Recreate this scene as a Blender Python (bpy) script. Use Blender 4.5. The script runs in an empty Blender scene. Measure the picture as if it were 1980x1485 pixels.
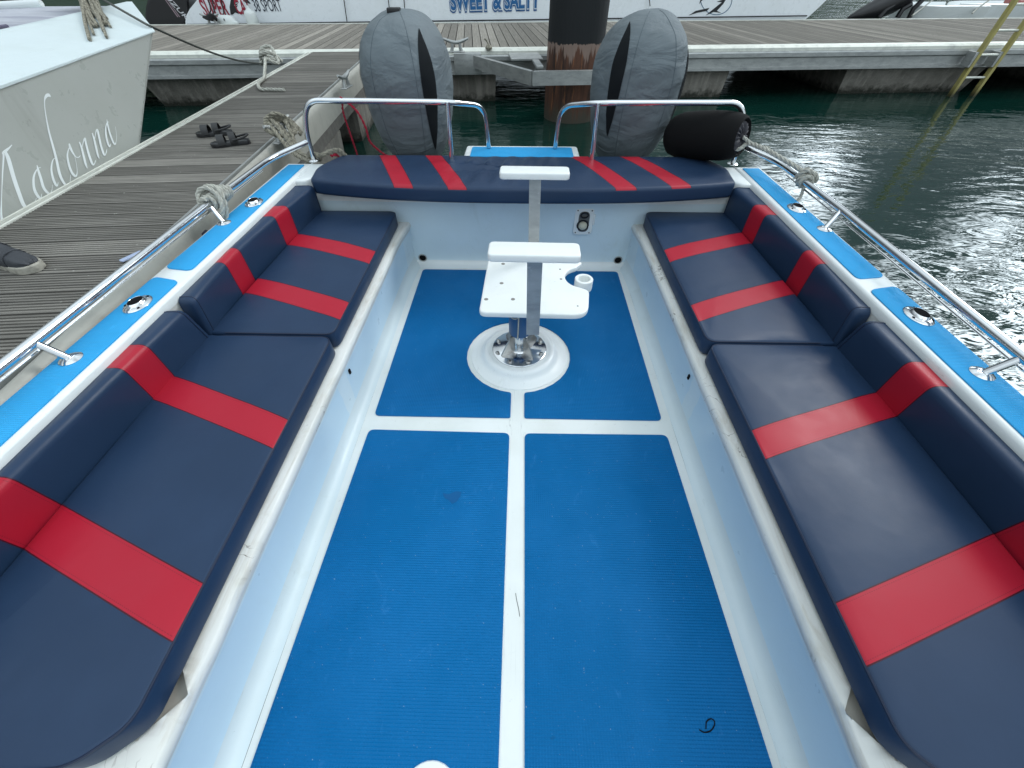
import bpy, bmesh, math, random
from mathutils import Vector, Matrix, noise as mnoise
random.seed(7)
sc = bpy.context.scene
COL = sc.collection
R = math.radians

# ------------------------------------------------------------------ camera
FPX, PITCH, YAW, CAMZ = 744.0, R(47.5), R(1.3), 1.58
cam = bpy.data.cameras.new('camera')
cam.sensor_width = 36.0
cam.lens = FPX / 1980.0 * 36.0
cam.clip_start = 0.02
cam.clip_end = 2000
camo = bpy.data.objects.new('camera', cam)
COL.objects.link(camo)
camo.location = (0, 0, CAMZ)
camo.rotation_euler = (R(90) - PITCH, 0, YAW)
sc.camera = camo

# ------------------------------------------------------------------ light
SUN_AZ, SUN_EL = R(52), R(42)
sund = Vector((math.sin(SUN_AZ) * math.cos(SUN_EL), math.cos(SUN_AZ) * math.cos(SUN_EL), math.sin(SUN_EL)))
sl = bpy.data.lights.new('sun', 'SUN')
sl.energy = 1.0
sl.angle = R(16)
sl.color = (1.0, 0.97, 0.93)
so = bpy.data.objects.new('sun', sl)
COL.objects.link(so)
so.rotation_euler = sund.to_track_quat('Z', 'Y').to_euler()
so.location = (6, 4, 12)

CLOUD_LOW, CLOUD_HIGH = 1.5, 13.0
W = bpy.data.worlds.new('World')
sc.world = W
W.use_nodes = True
wn = W.node_tree
wn.nodes.clear()
def wnode(t, **kw):
    n = wn.nodes.new(t)
    for k, v in kw.items():
        setattr(n, k, v)
    return n
w_out = wnode('ShaderNodeOutputWorld')
w_bg = wnode('ShaderNodeBackground')
w_bg.inputs['Strength'].default_value = 0.1
w_sky = wnode('ShaderNodeTexSky', sky_type='NISHITA', sun_disc=False)
w_sky.sun_elevation = SUN_EL
w_sky.sun_rotation = SUN_AZ
w_tc = wnode('ShaderNodeTexCoord')
def wmath(op, a, b=0.0, clamp=False):
    n = wnode('ShaderNodeMath', operation=op, use_clamp=clamp)
    for i, v in ((0, a), (1, b)):
        if hasattr(v, 'is_output'):
            wn.links.new(v, n.inputs[i])
        else:
            n.inputs[i].default_value = v
    return n.outputs[0]
def wrange(v, lo, hi, a, b):
    n = wnode('ShaderNodeMapRange')
    wn.links.new(v, n.inputs['Value'])
    for k, q in (('From Min', lo), ('From Max', hi), ('To Min', a), ('To Max', b)):
        n.inputs[k].default_value = q
    return n.outputs['Result']
def wnoise(scale, z, loc, detail=6):
    m = wnode('ShaderNodeMapping')
    m.inputs['Scale'].default_value = (1, 1, z)
    m.inputs['Location'].default_value = loc
    wn.links.new(w_tc.outputs['Generated'], m.inputs['Vector'])
    n = wnode('ShaderNodeTexNoise')
    n.inputs['Scale'].default_value = scale
    n.inputs['Detail'].default_value = detail
    n.inputs['Roughness'].default_value = 0.55
    wn.links.new(m.outputs['Vector'], n.inputs['Vector'])
    return n.outputs['Fac']
L = wn.links.new
w_sep = wnode('ShaderNodeSeparateXYZ')
L(w_tc.outputs['Generated'], w_sep.inputs[0])
elev = w_sep.outputs[2]
n1 = wnoise(2.2, 2.4, (0, 0, 0))
n2 = wnoise(7.0, 2.6, (3, 1, 0))
# grey cloud sheet: dull near the horizon, bright overhead
sheet = wmath('MULTIPLY', wrange(elev, 0.30, 0.80, CLOUD_LOW, CLOUD_HIGH), wrange(n1, 0.35, 0.65, 0.75, 1.2))
# breaks in the sheet where the veiled sun burns through
def lobe(az, el, r_in, r_out, amp, thr):
    d = (math.sin(R(az)) * math.cos(R(el)), math.cos(R(az)) * math.cos(R(el)), math.sin(R(el)))
    n = wnode('ShaderNodeVectorMath', operation='DOT_PRODUCT')
    n.inputs[1].default_value = d
    L(w_tc.outputs['Generated'], n.inputs[0])
    g = wrange(n.outputs['Value'], math.cos(R(r_out)), math.cos(R(r_in)), 0.0, amp)
    return wmath('MULTIPLY', g, wrange(n2, thr - 0.05, thr + 0.05, 0.0, 1.0))
glow = lobe(58, 26, 4, 14, 180.0, 0.49)
glow = wmath('ADD', glow, lobe(34, 17, 2, 6.5, 100.0, 0.48))
# added sky fill, low behind and right of the camera, to lift upright faces
_d = (math.sin(R(160)) * math.cos(R(18)), math.cos(R(160)) * math.cos(R(18)), math.sin(R(18)))
w_bk = wnode('ShaderNodeVectorMath', operation='DOT_PRODUCT')
w_bk.inputs[1].default_value = _d
L(w_tc.outputs['Generated'], w_bk.inputs[0])
back = wmath('MULTIPLY', wrange(w_bk.outputs['Value'], math.cos(R(88)), math.cos(R(40)), 0.0, 8.5), wrange(n1, 0.35, 0.65, 0.7, 1.25))
tot = wmath('ADD', wmath('ADD', sheet, glow), back)
w_mul = wnode('ShaderNodeVectorMath', operation='SCALE')
w_mul.inputs[0].default_value = (0.85, 0.975, 1.05)
L(tot, w_mul.inputs['Scale'])
w_cc = wnode('ShaderNodeMix', data_type='RGBA')
L(wrange(n1, 0.36, 0.46, 0.82, 0.98), w_cc.inputs['Factor'])
L(w_sky.outputs['Color'], w_cc.inputs[6])
L(w_mul.outputs['Vector'], w_cc.inputs[7])
L(w_cc.outputs[2], w_bg.inputs['Color'])
L(w_bg.outputs['Background'], w_out.inputs['Surface'])

vs = sc.view_settings
vs.view_transform = 'Standard'
vs.look = 'None'
vs.gamma = 1.0
vs.exposure = -0.13
try:
    vs.use_curve_mapping = False
except Exception:
    pass

# ------------------------------------------------------------------ measuring helpers (pixel of the photo -> point on a real plane)
_c, _s = math.cos(PITCH), math.sin(PITCH)
def ray(x, y):
    lx = x - 990.0
    dy = y - 742.5
    fw = FPX * _c - dy * _s
    dn = FPX * _s + dy * _c
    return Vector((lx * math.cos(YAW) - fw * math.sin(YAW), lx * math.sin(YAW) + fw * math.cos(YAW), -dn))
def at_z(x, y, z):
    r = ray(x, y)
    return r * ((z - CAMZ) / r.z) + Vector((0, 0, CAMZ))
def at_y(x, y, Y):
    r = ray(x, y)
    return r * (Y / r.y) + Vector((0, 0, CAMZ))
DA = math.atan(0.1)                       # the docks lie turned by this against the boat
CA, SA = math.cos(DA), math.sin(DA)
def dk(u, v, z=0.0):
    return Vector((u * CA - v * SA, u * SA + v * CA, z))
def at_u(x, y, u):
    r = ray(x, y)
    return r * (u / (r.x * CA + r.y * SA)) + Vector((0, 0, CAMZ))
def at_v(x, y, v):
    r = ray(x, y)
    return r * (v / (-r.x * SA + r.y * CA)) + Vector((0, 0, CAMZ))

# ------------------------------------------------------------------ object helpers
WL = {}
def tag(o, label=None, cat=None, group=None, kind=None):
    if label: o['label'] = label
    if cat: o['category'] = cat
    if group: o['group'] = group
    if kind: o['kind'] = kind
    return o
def empty(name, loc, label, cat, group=None):
    o = bpy.data.objects.new(name, None)
    COL.objects.link(o)
    o.location = loc
    o.empty_display_size = 0.1
    WL[o] = Vector(loc)
    return tag(o, label, cat, group)
def link_mesh(name, me, mats, parent):
    for m in (mats if isinstance(mats, (list, tuple)) else [mats]):
        me.materials.append(m)
    o = bpy.data.objects.new(name, me)
    COL.objects.link(o)
    if me.vertices:
        lo = Vector([min(v.co[i] for v in me.vertices) for i in range(3)])
        hi = Vector([max(v.co[i] for v in me.vertices) for i in range(3)])
        c = (lo + hi) / 2
    else:
        c = Vector((0, 0, 0))
    me.transform(Matrix.Translation(-c))
    WL[o] = c
    if parent is not None:
        o.parent = parent
        o.location = c - WL[parent]
    else:
        o.location = c
    return o
def obj(name, bm, mats, parent=None, smooth=True, angle=40, recalc=True):
    if recalc:
        bmesh.ops.recalc_face_normals(bm, faces=bm.faces[:])
    if smooth:
        lim = R(angle)
        for f in bm.faces:
            f.smooth = True
        for e in bm.edges:
            if len(e.link_faces) == 2:
                if e.calc_face_angle(0) > lim:
                    e.smooth = False
    me = bpy.data.meshes.new(name)
    bm.to_mesh(me)
    bm.free()
    return link_mesh(name, me, mats, parent)

def box(bm, x0, x1, y0, y1, z0, z1, bev=0.0, seg=2, M=None, mi=0):
    t = bmesh.new()
    bmesh.ops.create_cube(t, size=1)
    for v in t.verts:
        v.co = Vector(((x0 + x1) / 2 + v.co.x * (x1 - x0), (y0 + y1) / 2 + v.co.y * (y1 - y0), (z0 + z1) / 2 + v.co.z * (z1 - z0)))
    if bev > 0:
        bmesh.ops.bevel(t, geom=t.edges[:], offset=bev, segments=seg, affect='EDGES', profile=0.5)
    join(bm, t, M, mi)
def join(bm, t, M=None, mi=0):
    if M is not None:
        bmesh.ops.transform(t, matrix=M, verts=t.verts[:])
    mp = {}
    for v in t.verts:
        mp[v] = bm.verts.new(v.co)
    for f in t.faces:
        try:
            nf = bm.faces.new([mp[v] for v in f.verts])
            nf.material_index = mi if mi else f.material_index
        except ValueError:
            pass
    t.free()
def rings(bm, rs, closed=True, cap0=True, cap1=True, mi=0):
    """skin a list of point rings"""
    vr = [[bm.verts.new(p) for p in r] for r in rs]
    n = len(rs[0])
    for a, b in zip(vr, vr[1:]):
        for i in range(n if closed else n - 1):
            j = (i + 1) % n
            f = bm.faces.new((a[i], a[j], b[j], b[i]))
            f.material_index = mi
    if cap0 and closed:
        bm.faces.new(vr[0][::-1]).material_index = mi
    if cap1 and closed:
        bm.faces.new(vr[-1]).material_index = mi
    return vr
def smooth_path(pts, n=6):
    pts = [Vector(p) for p in pts]
    if len(pts) < 3:
        return pts
    out = []
    for i in range(len(pts) - 1):
        p0 = pts[max(i - 1, 0)]; p1 = pts[i]; p2 = pts[i + 1]; p3 = pts[min(i + 2, len(pts) - 1)]
        for k in range(n):
            t = k / n
            out.append(0.5 * ((2 * p1) + (-p0 + p2) * t + (2 * p0 - 5 * p1 + 4 * p2 - p3) * t * t + (-p0 + 3 * p1 - 3 * p2 + p3) * t ** 3))
    out.append(pts[-1])
    return out
def frames(pts):
    n = len(pts)
    T = []
    for i in range(n):
        d = pts[min(i + 1, n - 1)] - pts[max(i - 1, 0)]
        T.append(d.normalized() if d.length > 1e-9 else Vector((0, 0, 1)))
    up = Vector((0, 0, 1)) if abs(T[0].z) < 0.9 else Vector((1, 0, 0))
    N = (up - T[0] * up.dot(T[0])).normalized()
    fr = []
    for i in range(n):
        N = N - T[i] * N.dot(T[i])
        N = N.normalized() if N.length > 1e-9 else T[i].orthogonal().normalized()
        fr.append((T[i], N, T[i].cross(N)))
    return fr
def tube(bm, pts, r, seg=10, caps=True, rad=None):
    pts = [Vector(p) for p in pts]
    fr = frames(pts)
    rs = []
    for i, p in enumerate(pts):
        rr = rad(i / (len(pts) - 1)) * r if rad else r
        rs.append([p + (fr[i][1] * math.cos(2 * math.pi * k / seg) + fr[i][2] * math.sin(2 * math.pi * k / seg)) * rr for k in range(seg)])
    rings(bm, rs, True, caps, caps)
def fillet(pts, rad, n=6):
    """round the corners of a polyline"""
    pts = [Vector(p) for p in pts]
    out = [pts[0]]
    for a, b, c in zip(pts, pts[1:], pts[2:]):
        d1 = (a - b); d2 = (c - b)
        rr = min(rad, d1.length * 0.48, d2.length * 0.48)
        p = b + d1.normalized() * rr
        q = b + d2.normalized() * rr
        for k in range(n + 1):
            t = k / n
            out.append(p * (1 - t) ** 2 + b * 2 * t * (1 - t) + q * t * t)
    out.append(pts[-1])
    return out
def resample(pts, step):
    out = [pts[0]]
    acc = 0
    for a, b in zip(pts, pts[1:]):
        d = (b - a).length
        while acc + d >= step:
            t = (step - acc) / d
            a = a + (b - a) * t
            out.append(a)
            d = (b - a).length
            acc = 0
        acc += d
    if (out[-1] - pts[-1]).length > step * 0.3:
        out.append(pts[-1])
    return out
def rope(bm, pts, r, pitch=None, strands=3, smoothn=8):
    """laid rope: three strands twisted round the path"""
    pitch = pitch or r * 8.0
    p = smooth_path(pts, smoothn) if smoothn else [Vector(q) for q in pts]
    p = resample(p, max(r * 1.1, 0.004))
    if len(p) < 3:
        return
    fr = frames(p)
    for s in range(strands):
        path = []
        d = 0
        for i in range(len(p)):
            if i:
                d += (p[i] - p[i - 1]).length
            a = 2 * math.pi * (d / pitch + s / strands)
            path.append(p[i] + (fr[i][1] * math.cos(a) + fr[i][2] * math.sin(a)) * r * 0.5)
        tube(bm, path, r * 0.56, 6)
def lathe(bm, prof, c=(0, 0, 0), seg=32, M=None, cap0=True, cap1=True):
    t = bmesh.new()
    rs = [[Vector((q[0] * math.cos(2 * math.pi * k / seg), q[0] * math.sin(2 * math.pi * k / seg), q[1])) for k in range(seg)] for q in prof]
    rings(t, rs, True, cap0, cap1)
    Mt = Matrix.Translation(c)
    join(bm, t, Mt @ M if M is not None else Mt)
def rounded_poly(pts, rad, n=5):
    """closed outline with rounded corners (2-D)"""
    m = len(pts)
    out = []
    for i in range(m):
        a = Vector(pts[i - 1]); b = Vector(pts[i]); c = Vector(pts[(i + 1) % m])
        r = rad[i] if isinstance(rad, (list, tuple)) else rad
        if r <= 0:
            out.append(b)
            continue
        d1 = a - b; d2 = c - b
        rr = min(r, d1.length * 0.48, d2.length * 0.48)
        p = b + d1.normalized() * rr
        q = b + d2.normalized() * rr
        for k in range(n + 1):
            t = k / n
            out.append(p * (1 - t) ** 2 + b * 2 * t * (1 - t) + q * t * t)
    return out
def area2(o):
    return sum(o[i - 1].x * o[i].y - o[i].x * o[i - 1].y for i in range(len(o)))
def inset(o, d):
    """offset a closed CCW outline inwards by d"""
    n = len(o)
    out = []
    for i in range(n):
        a = o[i - 1]; b = o[i]; c = o[(i + 1) % n]
        e1 = (b - a); e2 = (c - b)
        e1 = e1.normalized() if e1.length > 1e-9 else e2.normalized()
        e2 = e2.normalized() if e2.length > 1e-9 else e1
        nn = Vector((-e1.y - e2.y, e1.x + e2.x))
        if nn.length < 1e-9:
            nn = Vector((-e1.y, e1.x))
        nn.normalize()
        k = max(0.5, nn.dot(Vector((-e1.y, e1.x))))
        out.append(b + nn * (d / k))
    return out
def dense(o, step):
    out = []
    n = len(o)
    for i in range(n):
        a = o[i]; b = o[(i + 1) % n]
        k = max(1, int((b - a).length / step))
        for j in range(k):
            out.append(a + (b - a) * (j / k))
    return out
def slab(bm, outline, z0, z1, r=0.0, n=4, M=None, mi=0, crown=0.0, both=False):
    """rounded prism on a 2-D outline; the top edge has a radius r, the top may be crowned"""
    o = [Vector(p) for p in outline]
    if area2(o) < 0:
        o.reverse()
    rs = []
    def lvl(oo, z):
        return [Vector((p.x, p.y, z)) for p in oo]
    if r > 0 and both:
        for k in range(n + 1):
            a = math.pi / 2 * k / n
            rs.append(lvl(inset(o, r * (1 - math.sin(a))), z0 + r * (1 - math.cos(a))))
    else:
        rs.append(lvl(o, z0))
    if r > 0:
        for k in range(n + 1):
            a = math.pi / 2 * k / n
            rs.append(lvl(inset(o, r * (1 - math.cos(a))), z1 - r + r * math.sin(a)))
    else:
        rs.append(lvl(o, z1))
    t = bmesh.new()
    if crown > 0:
        cx = sum(p.x for p in o) / len(o); cy = sum(p.y for p in o) / len(o)
        last = rs[-1]
        for s_, h in ((0.9, 0.35), (0.7, 0.7), (0.4, 0.95), (0.12, 1.0)):
            rs.append([Vector((cx + (p.x - cx) * s_, cy + (p.y - cy) * s_, z1 + crown * h)) for p in last])
    rings(t, rs)
    join(bm, t, M, mi)

# ------------------------------------------------------------------ materials
class Mat:
    def __init__(s, name, col=(0.8, 0.8, 0.8), rough=0.5, metal=0.0, spec=None):
        s.m = bpy.data.materials.new(name)
        s.m.use_nodes = True
        s.nt = s.m.node_tree
        s.b = s.nt.nodes['Principled BSDF']
        s.b.inputs['Base Color'].default_value = (*col, 1)
        s.b.inputs['Roughness'].default_value = rough
        s.b.inputs['Metallic'].default_value = metal
        if spec is not None:
            s.b.inputs['Specular IOR Level'].default_value = spec
        s.col = None
        s.rgb = col
        s.h = None
    def n(s, t, ins=None, **kw):
        nd = s.nt.nodes.new(t)
        for k, v in kw.items():
            setattr(nd, k, v)
        for k, v in (ins or {}).items():
            s.set(nd.inputs[k], v)
        return nd
    def set(s, sock, v):
        if hasattr(v, 'is_output'):
            s.nt.links.new(v, sock)
        else:
            sock.default_value = v
    def math(s, op, a, b=0.0, c=None, clamp=False):
        nd = s.n('ShaderNodeMath', operation=op, use_clamp=clamp)
        s.set(nd.inputs[0], a)
        s.set(nd.inputs[1], b)
        if c is not None:
            s.set(nd.inputs[2], c)
        return nd.outputs[0]
    def pos(s):
        if not hasattr(s, '_p'):
            s._p = s.n('ShaderNodeNewGeometry').outputs['Position']
        return s._p
    def xyz(s):
        if not hasattr(s, '_x'):
            s._x = s.n('ShaderNodeSeparateXYZ', {0: s.pos()}).outputs
        return s._x
    def map(s, scale=(1, 1, 1), rot=(0, 0, 0)):
        return s.n('ShaderNodeMapping', {'Vector': s.pos(), 'Scale': scale, 'Rotation': rot}).outputs[0]
    def noise(s, scale, detail=4, rough=0.55, vec=None, dist=0.0):
        return s.n('ShaderNodeTexNoise', {'Vector': vec if vec is not None else s.pos(), 'Scale': scale, 'Detail': detail, 'Roughness': rough, 'Distortion': dist}).outputs['Fac']
    def ramp(s, fac, lo, hi, a=0.0, b=1.0):
        return s.n('ShaderNodeMapRange', {'Value': fac, 'From Min': lo, 'From Max': hi, 'To Min': a, 'To Max': b}, clamp=True).outputs['Result']
    def mix(s, fac, a, b):
        nd = s.n('ShaderNodeMix', data_type='RGBA')
        s.set(nd.inputs['Factor'], fac)
        for k, v in ((6, a), (7, b)):
            s.set(nd.inputs[k], v if hasattr(v, 'is_output') else (*v, 1))
        return nd.outputs[2]
    def base(s):
        return s.col if s.col is not None else s.rgb
    def setcol(s, c):
        s.col = c
        s.nt.links.new(c, s.b.inputs['Base Color'])
    def over(s, fac, c):
        s.setcol(s.mix(fac, s.base(), c))
        return s
    def bump(s, h, strength=0.3, dist=0.01):
        nd = s.n('ShaderNodeBump', {'Height': h, 'Strength': strength, 'Distance': dist})
        if s.h is not None:
            s.nt.links.new(s.h, nd.inputs['Normal'])
        s.h = nd.outputs[0]
        s.nt.links.new(s.h, s.b.inputs['Normal'])
        return s
    def set_rough(s, v):
        s.set(s.b.inputs['Roughness'], v)

def gelcoat(name, col, rough=0.32, dirt=0.25):
    m = Mat(name, col, rough)
    f = m.ramp(m.noise(2.5, 6, 0.6), 0.45, 0.75, 0, dirt)
    m.over(f, tuple(c * k for c, k in zip(col, (0.78, 0.78, 0.72))))
    f2 = m.ramp(m.noise(55, 3, 0.6), 0.70, 0.76, 0, 0.35)
    m.over(f2, tuple(c * 0.45 for c in col))
    # hairline scratches and rubbed marks
    for rz_, sd in ((35, 0.49), (-50, 0.53)):
        ln_ = m.math('COMPARE', m.noise(1.0, 2, 0.5, vec=m.map((30, 1.6, 30), (0, 0, R(rz_))), dist=0.3), sd, 0.0025)
        m.over(m.math('MULTIPLY', ln_, m.ramp(m.noise(4.5, 3), 0.56, 0.66, 0, 0.45)), tuple(c * 0.55 for c in col))
    m.over(m.ramp(m.noise(1.0, 5, 0.7, vec=m.map((5, 5, 1.2)), dist=0.8), 0.60, 0.74, 0, dirt * 0.9), tuple(c * k for c, k in zip(col, (0.70, 0.68, 0.60))))
    m.bump(m.noise(7, 4), 0.12, 0.01)
    m.set_rough(m.ramp(m.noise(11, 4), 0.3, 0.7, rough - 0.06, rough + 0.14))
    return m
white = gelcoat('gelcoat_white', (0.74, 0.77, 0.77))
# floor: worn white paint
floorm = gelcoat('floor_paint', (0.70, 0.73, 0.72), 0.45, 0.5)
# bench fronts: pale blue paint with two slightly deeper panels per side
blue_face = gelcoat('pale_blue_paint', (0.61, 0.73, 0.79), 0.33, 0.3)
_x = blue_face.xyz()
pm = 0.0
yy = blue_face.math('ADD', _x[1], blue_face.ramp(blue_face.noise(9, 2), 0.3, 0.7, -0.008, 0.008))
pan1 = blue_face.math('COMPARE', yy, 0.38, 0.72)
pan2 = blue_face.math('COMPARE', yy, 1.80, 0.60)
pan = blue_face.math('MULTIPLY', blue_face.math('ADD', pan1, pan2), blue_face.math('COMPARE', _x[2], 0.235, 0.10))
blue_face.over(blue_face.math('MULTIPLY', pan, 0.75), (0.50, 0.67, 0.78))

lipm = gelcoat('worn_lip', (0.68, 0.69, 0.67), 0.4, 0.6)
lipm.over(lipm.ramp(lipm.noise(1.0, 6, 0.7, vec=lipm.map((22, 3.0, 22)), dist=0.6), 0.50, 0.68, 0, 0.55), (0.42, 0.38, 0.31))
lipm.over(lipm.math('MULTIPLY', lipm.math('COMPARE', lipm.noise(6.0, 3, 0.6, dist=1.0), 0.5, 0.006), lipm.ramp(lipm.noise(3.0, 2), 0.55, 0.62)), (0.16, 0.14, 0.12))
fillet_m = gelcoat('pale_fillet', (0.60, 0.68, 0.71), 0.36, 0.35)
scoop_m = gelcoat('scoop_shade_grey', (0.52, 0.50, 0.45), 0.6, 0.5)  # grey stands in for the shade inside the hand-hold scoop
def vinyl(name, col=(0.014, 0.033, 0.074), rough=0.40):
    m = Mat(name, col, rough, spec=0.27)
    m.over(m.ramp(m.noise(3.0, 5, 0.6), 0.4, 0.8, 0, 0.35), tuple(c * 1.5 + 0.004 for c in col))
    m.bump(m.noise(900, 2, 0.5), 0.10, 0.001)
    w = m.noise(2.6, 3, 0.5, dist=0.4)
    m.bump(w, 0.18, 0.03)
    # sit creases: thin, sparse ridges
    cr = m.noise(1.7, 2, 0.5, dist=2.2)
    cr = m.math('MULTIPLY', m.math('COMPARE', cr, 0.5, 0.012), m.ramp(m.noise(2.1, 2), 0.52, 0.66))
    m.bump(cr, 0.10, 0.006)
    m.set_rough(m.ramp(m.noise(4, 4), 0.3, 0.7, rough - 0.05, rough + 0.1))
    return m
NAVY = (0.014, 0.033, 0.074)
RED = (0.37, 0.009, 0.026)
def striped(name, t_expr, centres, half, zmin=None, extra=None):
    """navy vinyl with sewn red bands; t_expr(m) gives the coordinate across the bands"""
    m = vinyl(name)
    t = t_expr(m)
    msk = None
    sm = None
    sti = None
    for c, h in zip(centres, half):
        a = m.math('COMPARE', t, c, h)
        b = m.math('ADD', m.math('COMPARE', t, c - h, 0.0016), m.math('COMPARE', t, c + h, 0.0016))
        dash = m.math('GREATER_THAN', m.math('SINE', m.math('MULTIPLY', m.math('ADD', m.xyz()[0], m.xyz()[2]), 900.0)), -0.35)
        st_ = m.math('MULTIPLY', m.math('ADD', m.math('COMPARE', t, c - h + 0.0085, 0.0009), m.math('COMPARE', t, c + h - 0.0085, 0.0009)), dash)
        sti = st_ if sti is None else m.math('ADD', sti, st_)
        msk = a if msk is None else m.math('ADD', msk, a)
        sm = b if sm is None else m.math('ADD', sm, b)
    if zmin is not None:
        k = m.math('GREATER_THAN', m.xyz()[2], zmin)
        msk = m.math('MULTIPLY', msk, k)
        sm = m.math('MULTIPLY', sm, k)
        sti = m.math('MULTIPLY', sti, k)
    if extra:
        k = extra(m)
        msk = m.math('MULTIPLY', msk, k)
        sm = m.math('MULTIPLY', sm, k)
    rv = m.mix(m.ramp(m.noise(6, 4), 0.35, 0.75, 0, 0.5), RED, (0.36, 0.016, 0.034))
    m.over(m.math('MINIMUM', msk, 1.0), rv)
    m.over(m.math('MULTIPLY', m.math('MINIMUM', sti, 1.0), 0.65), (0.14, 0.006, 0.016))
    m.over(m.math('MINIMUM', sm, 1.0), (0.05, 0.004, 0.012))
    m.bump(m.math('SUBTRACT', 1.0, m.math('MINIMUM', sm, 1.0)), 0.5, 0.002)
    m.bump(m.noise(38, 2, 0.5), 0.05, 0.004)
    return m
navy = vinyl('navy_vinyl')
piping = vinyl('navy_piping', (0.012, 0.020, 0.045), 0.45)

def matting(name, col, pitch=0.0085, strength=0.6):
    m = Mat(name, col, 0.5, spec=0.12)
    x = m.xyz()
    k = 2 * math.pi / pitch
    sx = m.math('SINE', m.math('MULTIPLY', x[0], k))
    sy = m.math('SINE', m.math('MULTIPLY', x[1], k))
    g = m.math('ADD', m.math('MULTIPLY', sx, 0.35), sy)
    g = m.math('MULTIPLY', g, m.ramp(m.noise(3.5, 3), 0.3, 0.7, 0.6, 1.0))
    m.over(m.ramp(m.noise(2.2, 6, 0.65), 0.42, 0.78, 0, 0.55), tuple(min(1, c * 1.25 + 0.012) for c in col))
    m.over(m.ramp(m.noise(5.0, 5, 0.7, dist=1.5), 0.62, 0.80, 0, 0.35), tuple(c * 0.62 for c in col))
    m.over(m.ramp(m.noise(160, 2, 0.5), 0.745, 0.77, 0, 0.55), (0.45, 0.55, 0.6))
    m.bump(g, strength, 0.0022)
    # pale scuffs and foot grime
    sc_ = m.ramp(m.noise(1.0, 5, 0.7, vec=m.map((9, 3.5, 1), (0, 0, R(25))), dist=1.5), 0.62, 0.74, 0, 0.30)
    m.over(sc_, tuple(min(1, c * 1.6 + 0.05) for c in col))
    m.over(m.ramp(m.noise(1.0, 6, 0.75, vec=m.map((14, 14, 1)), dist=0.5), 0.66, 0.72, 0, 0.45), tuple(c * 0.4 + 0.004 for c in col))
    m.set_rough(m.ramp(m.noise(4.0, 4), 0.3, 0.75, 0.38, 0.6))
    return m
mat_floor = matting('blue_floor_matting', (0.0, 0.118, 0.325))
mat_deck = matting('blue_deck_matting', (0.030, 0.325, 0.66), 0.007, 0.45)

chrome = Mat('polished_steel', (0.72, 0.73, 0.74), 0.10, 1.0)
chrome.bump(chrome.noise(40, 3), 0.03, 0.004)
chrome.set_rough(chrome.ramp(chrome.noise(30, 4), 0.3, 0.7, 0.06, 0.18))
steel_dull = Mat('dull_steel', (0.45, 0.44, 0.42), 0.28, 1.0)
steel_dull.over(steel_dull.ramp(steel_dull.noise(30, 5), 0.55, 0.75, 0, 0.6), (0.20, 0.15, 0.11))
alu = Mat('weathered_aluminium', (0.42, 0.43, 0.42), 0.42, 0.55)
alu.over(alu.ramp(alu.noise(6, 6, 0.65, vec=alu.map((1, 1, 3))), 0.42, 0.72, 0, 0.7), (0.22, 0.23, 0.235))
alu.over(alu.ramp(alu.noise(38, 4), 0.62, 0.72, 0, 0.6), (0.55, 0.56, 0.55))
alu.bump(alu.noise(60, 4), 0.15, 0.003)
alu_pale = Mat('pale_aluminium_trim', (0.74, 0.75, 0.68), 0.5, 0.15)
alu_pale.over(alu_pale.ramp(alu_pale.noise(7, 6, 0.65), 0.45, 0.75, 0, 0.6), (0.40, 0.41, 0.38))
alu_pale.bump(alu_pale.noise(50, 4), 0.15, 0.003)
alu_grimy = Mat('grimy_side_beam', (0.16, 0.15, 0.135), 0.6, 0.1)
alu_grimy.over(alu_grimy.ramp(alu_grimy.noise(14, 6, 0.65), 0.4, 0.7, 0, 0.8), (0.07, 0.062, 0.055))
alu_grimy.bump(alu_grimy.noise(60, 4), 0.2, 0.004)
rubberish = Mat('pale_rubbing_strake', (0.38, 0.37, 0.33), 0.5, 0.0)
rubberish.over(rubberish.ramp(rubberish.noise(9, 6, 0.65), 0.45, 0.75, 0, 0.6), (0.27, 0.26, 0.23))
dark = Mat('dark_hole', (0.006, 0.006, 0.007), 0.9, spec=0.1)
black_plastic = Mat('black_plastic', (0.012, 0.012, 0.014), 0.35)
white_plastic = Mat('white_plastic_board', (0.78, 0.80, 0.79), 0.38)
white_plastic.over(white_plastic.ramp(white_plastic.noise(9, 5, 0.6), 0.5, 0.8, 0, 0.35), (0.62, 0.62, 0.58))
white_plastic.over(white_plastic.ramp(white_plastic.noise(38, 3, 0.6, vec=white_plastic.map((1, 4, 1), (0, 0, 0.6))), 0.71, 0.75, 0, 0.6), (0.30, 0.29, 0.28))
white_plastic.bump(white_plastic.noise(90, 3), 0.06, 0.002)
sleeve_blue = Mat('blue_vinyl_sleeve', (0.006, 0.075, 0.20), 0.35)
sleeve_blue.bump(sleeve_blue.noise(20, 3), 0.2, 0.006)
ropem = Mat('grey_white_rope', (0.46, 0.46, 0.41), 0.9)
ropem.over(ropem.ramp(ropem.noise(70, 4), 0.4, 0.7, 0, 0.7), (0.25, 0.24, 0.21))
ropem.bump(ropem.noise(500, 3), 0.4, 0.002)
ropedk = Mat('grimy_rope', (0.30, 0.28, 0.22), 0.9)
ropedk.over(ropedk.ramp(ropedk.noise(60, 4), 0.4, 0.65, 0, 0.85), (0.09, 0.085, 0.07))
ropedk.bump(ropedk.noise(500, 3), 0.4, 0.002)
rope_red = Mat('red_rope', (0.34, 0.012, 0.035), 0.8)
rope_red.bump(rope_red.noise(400, 3), 0.4, 0.002)
rope_black = Mat('black_rope', (0.02, 0.02, 0.022), 0.8)

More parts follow.
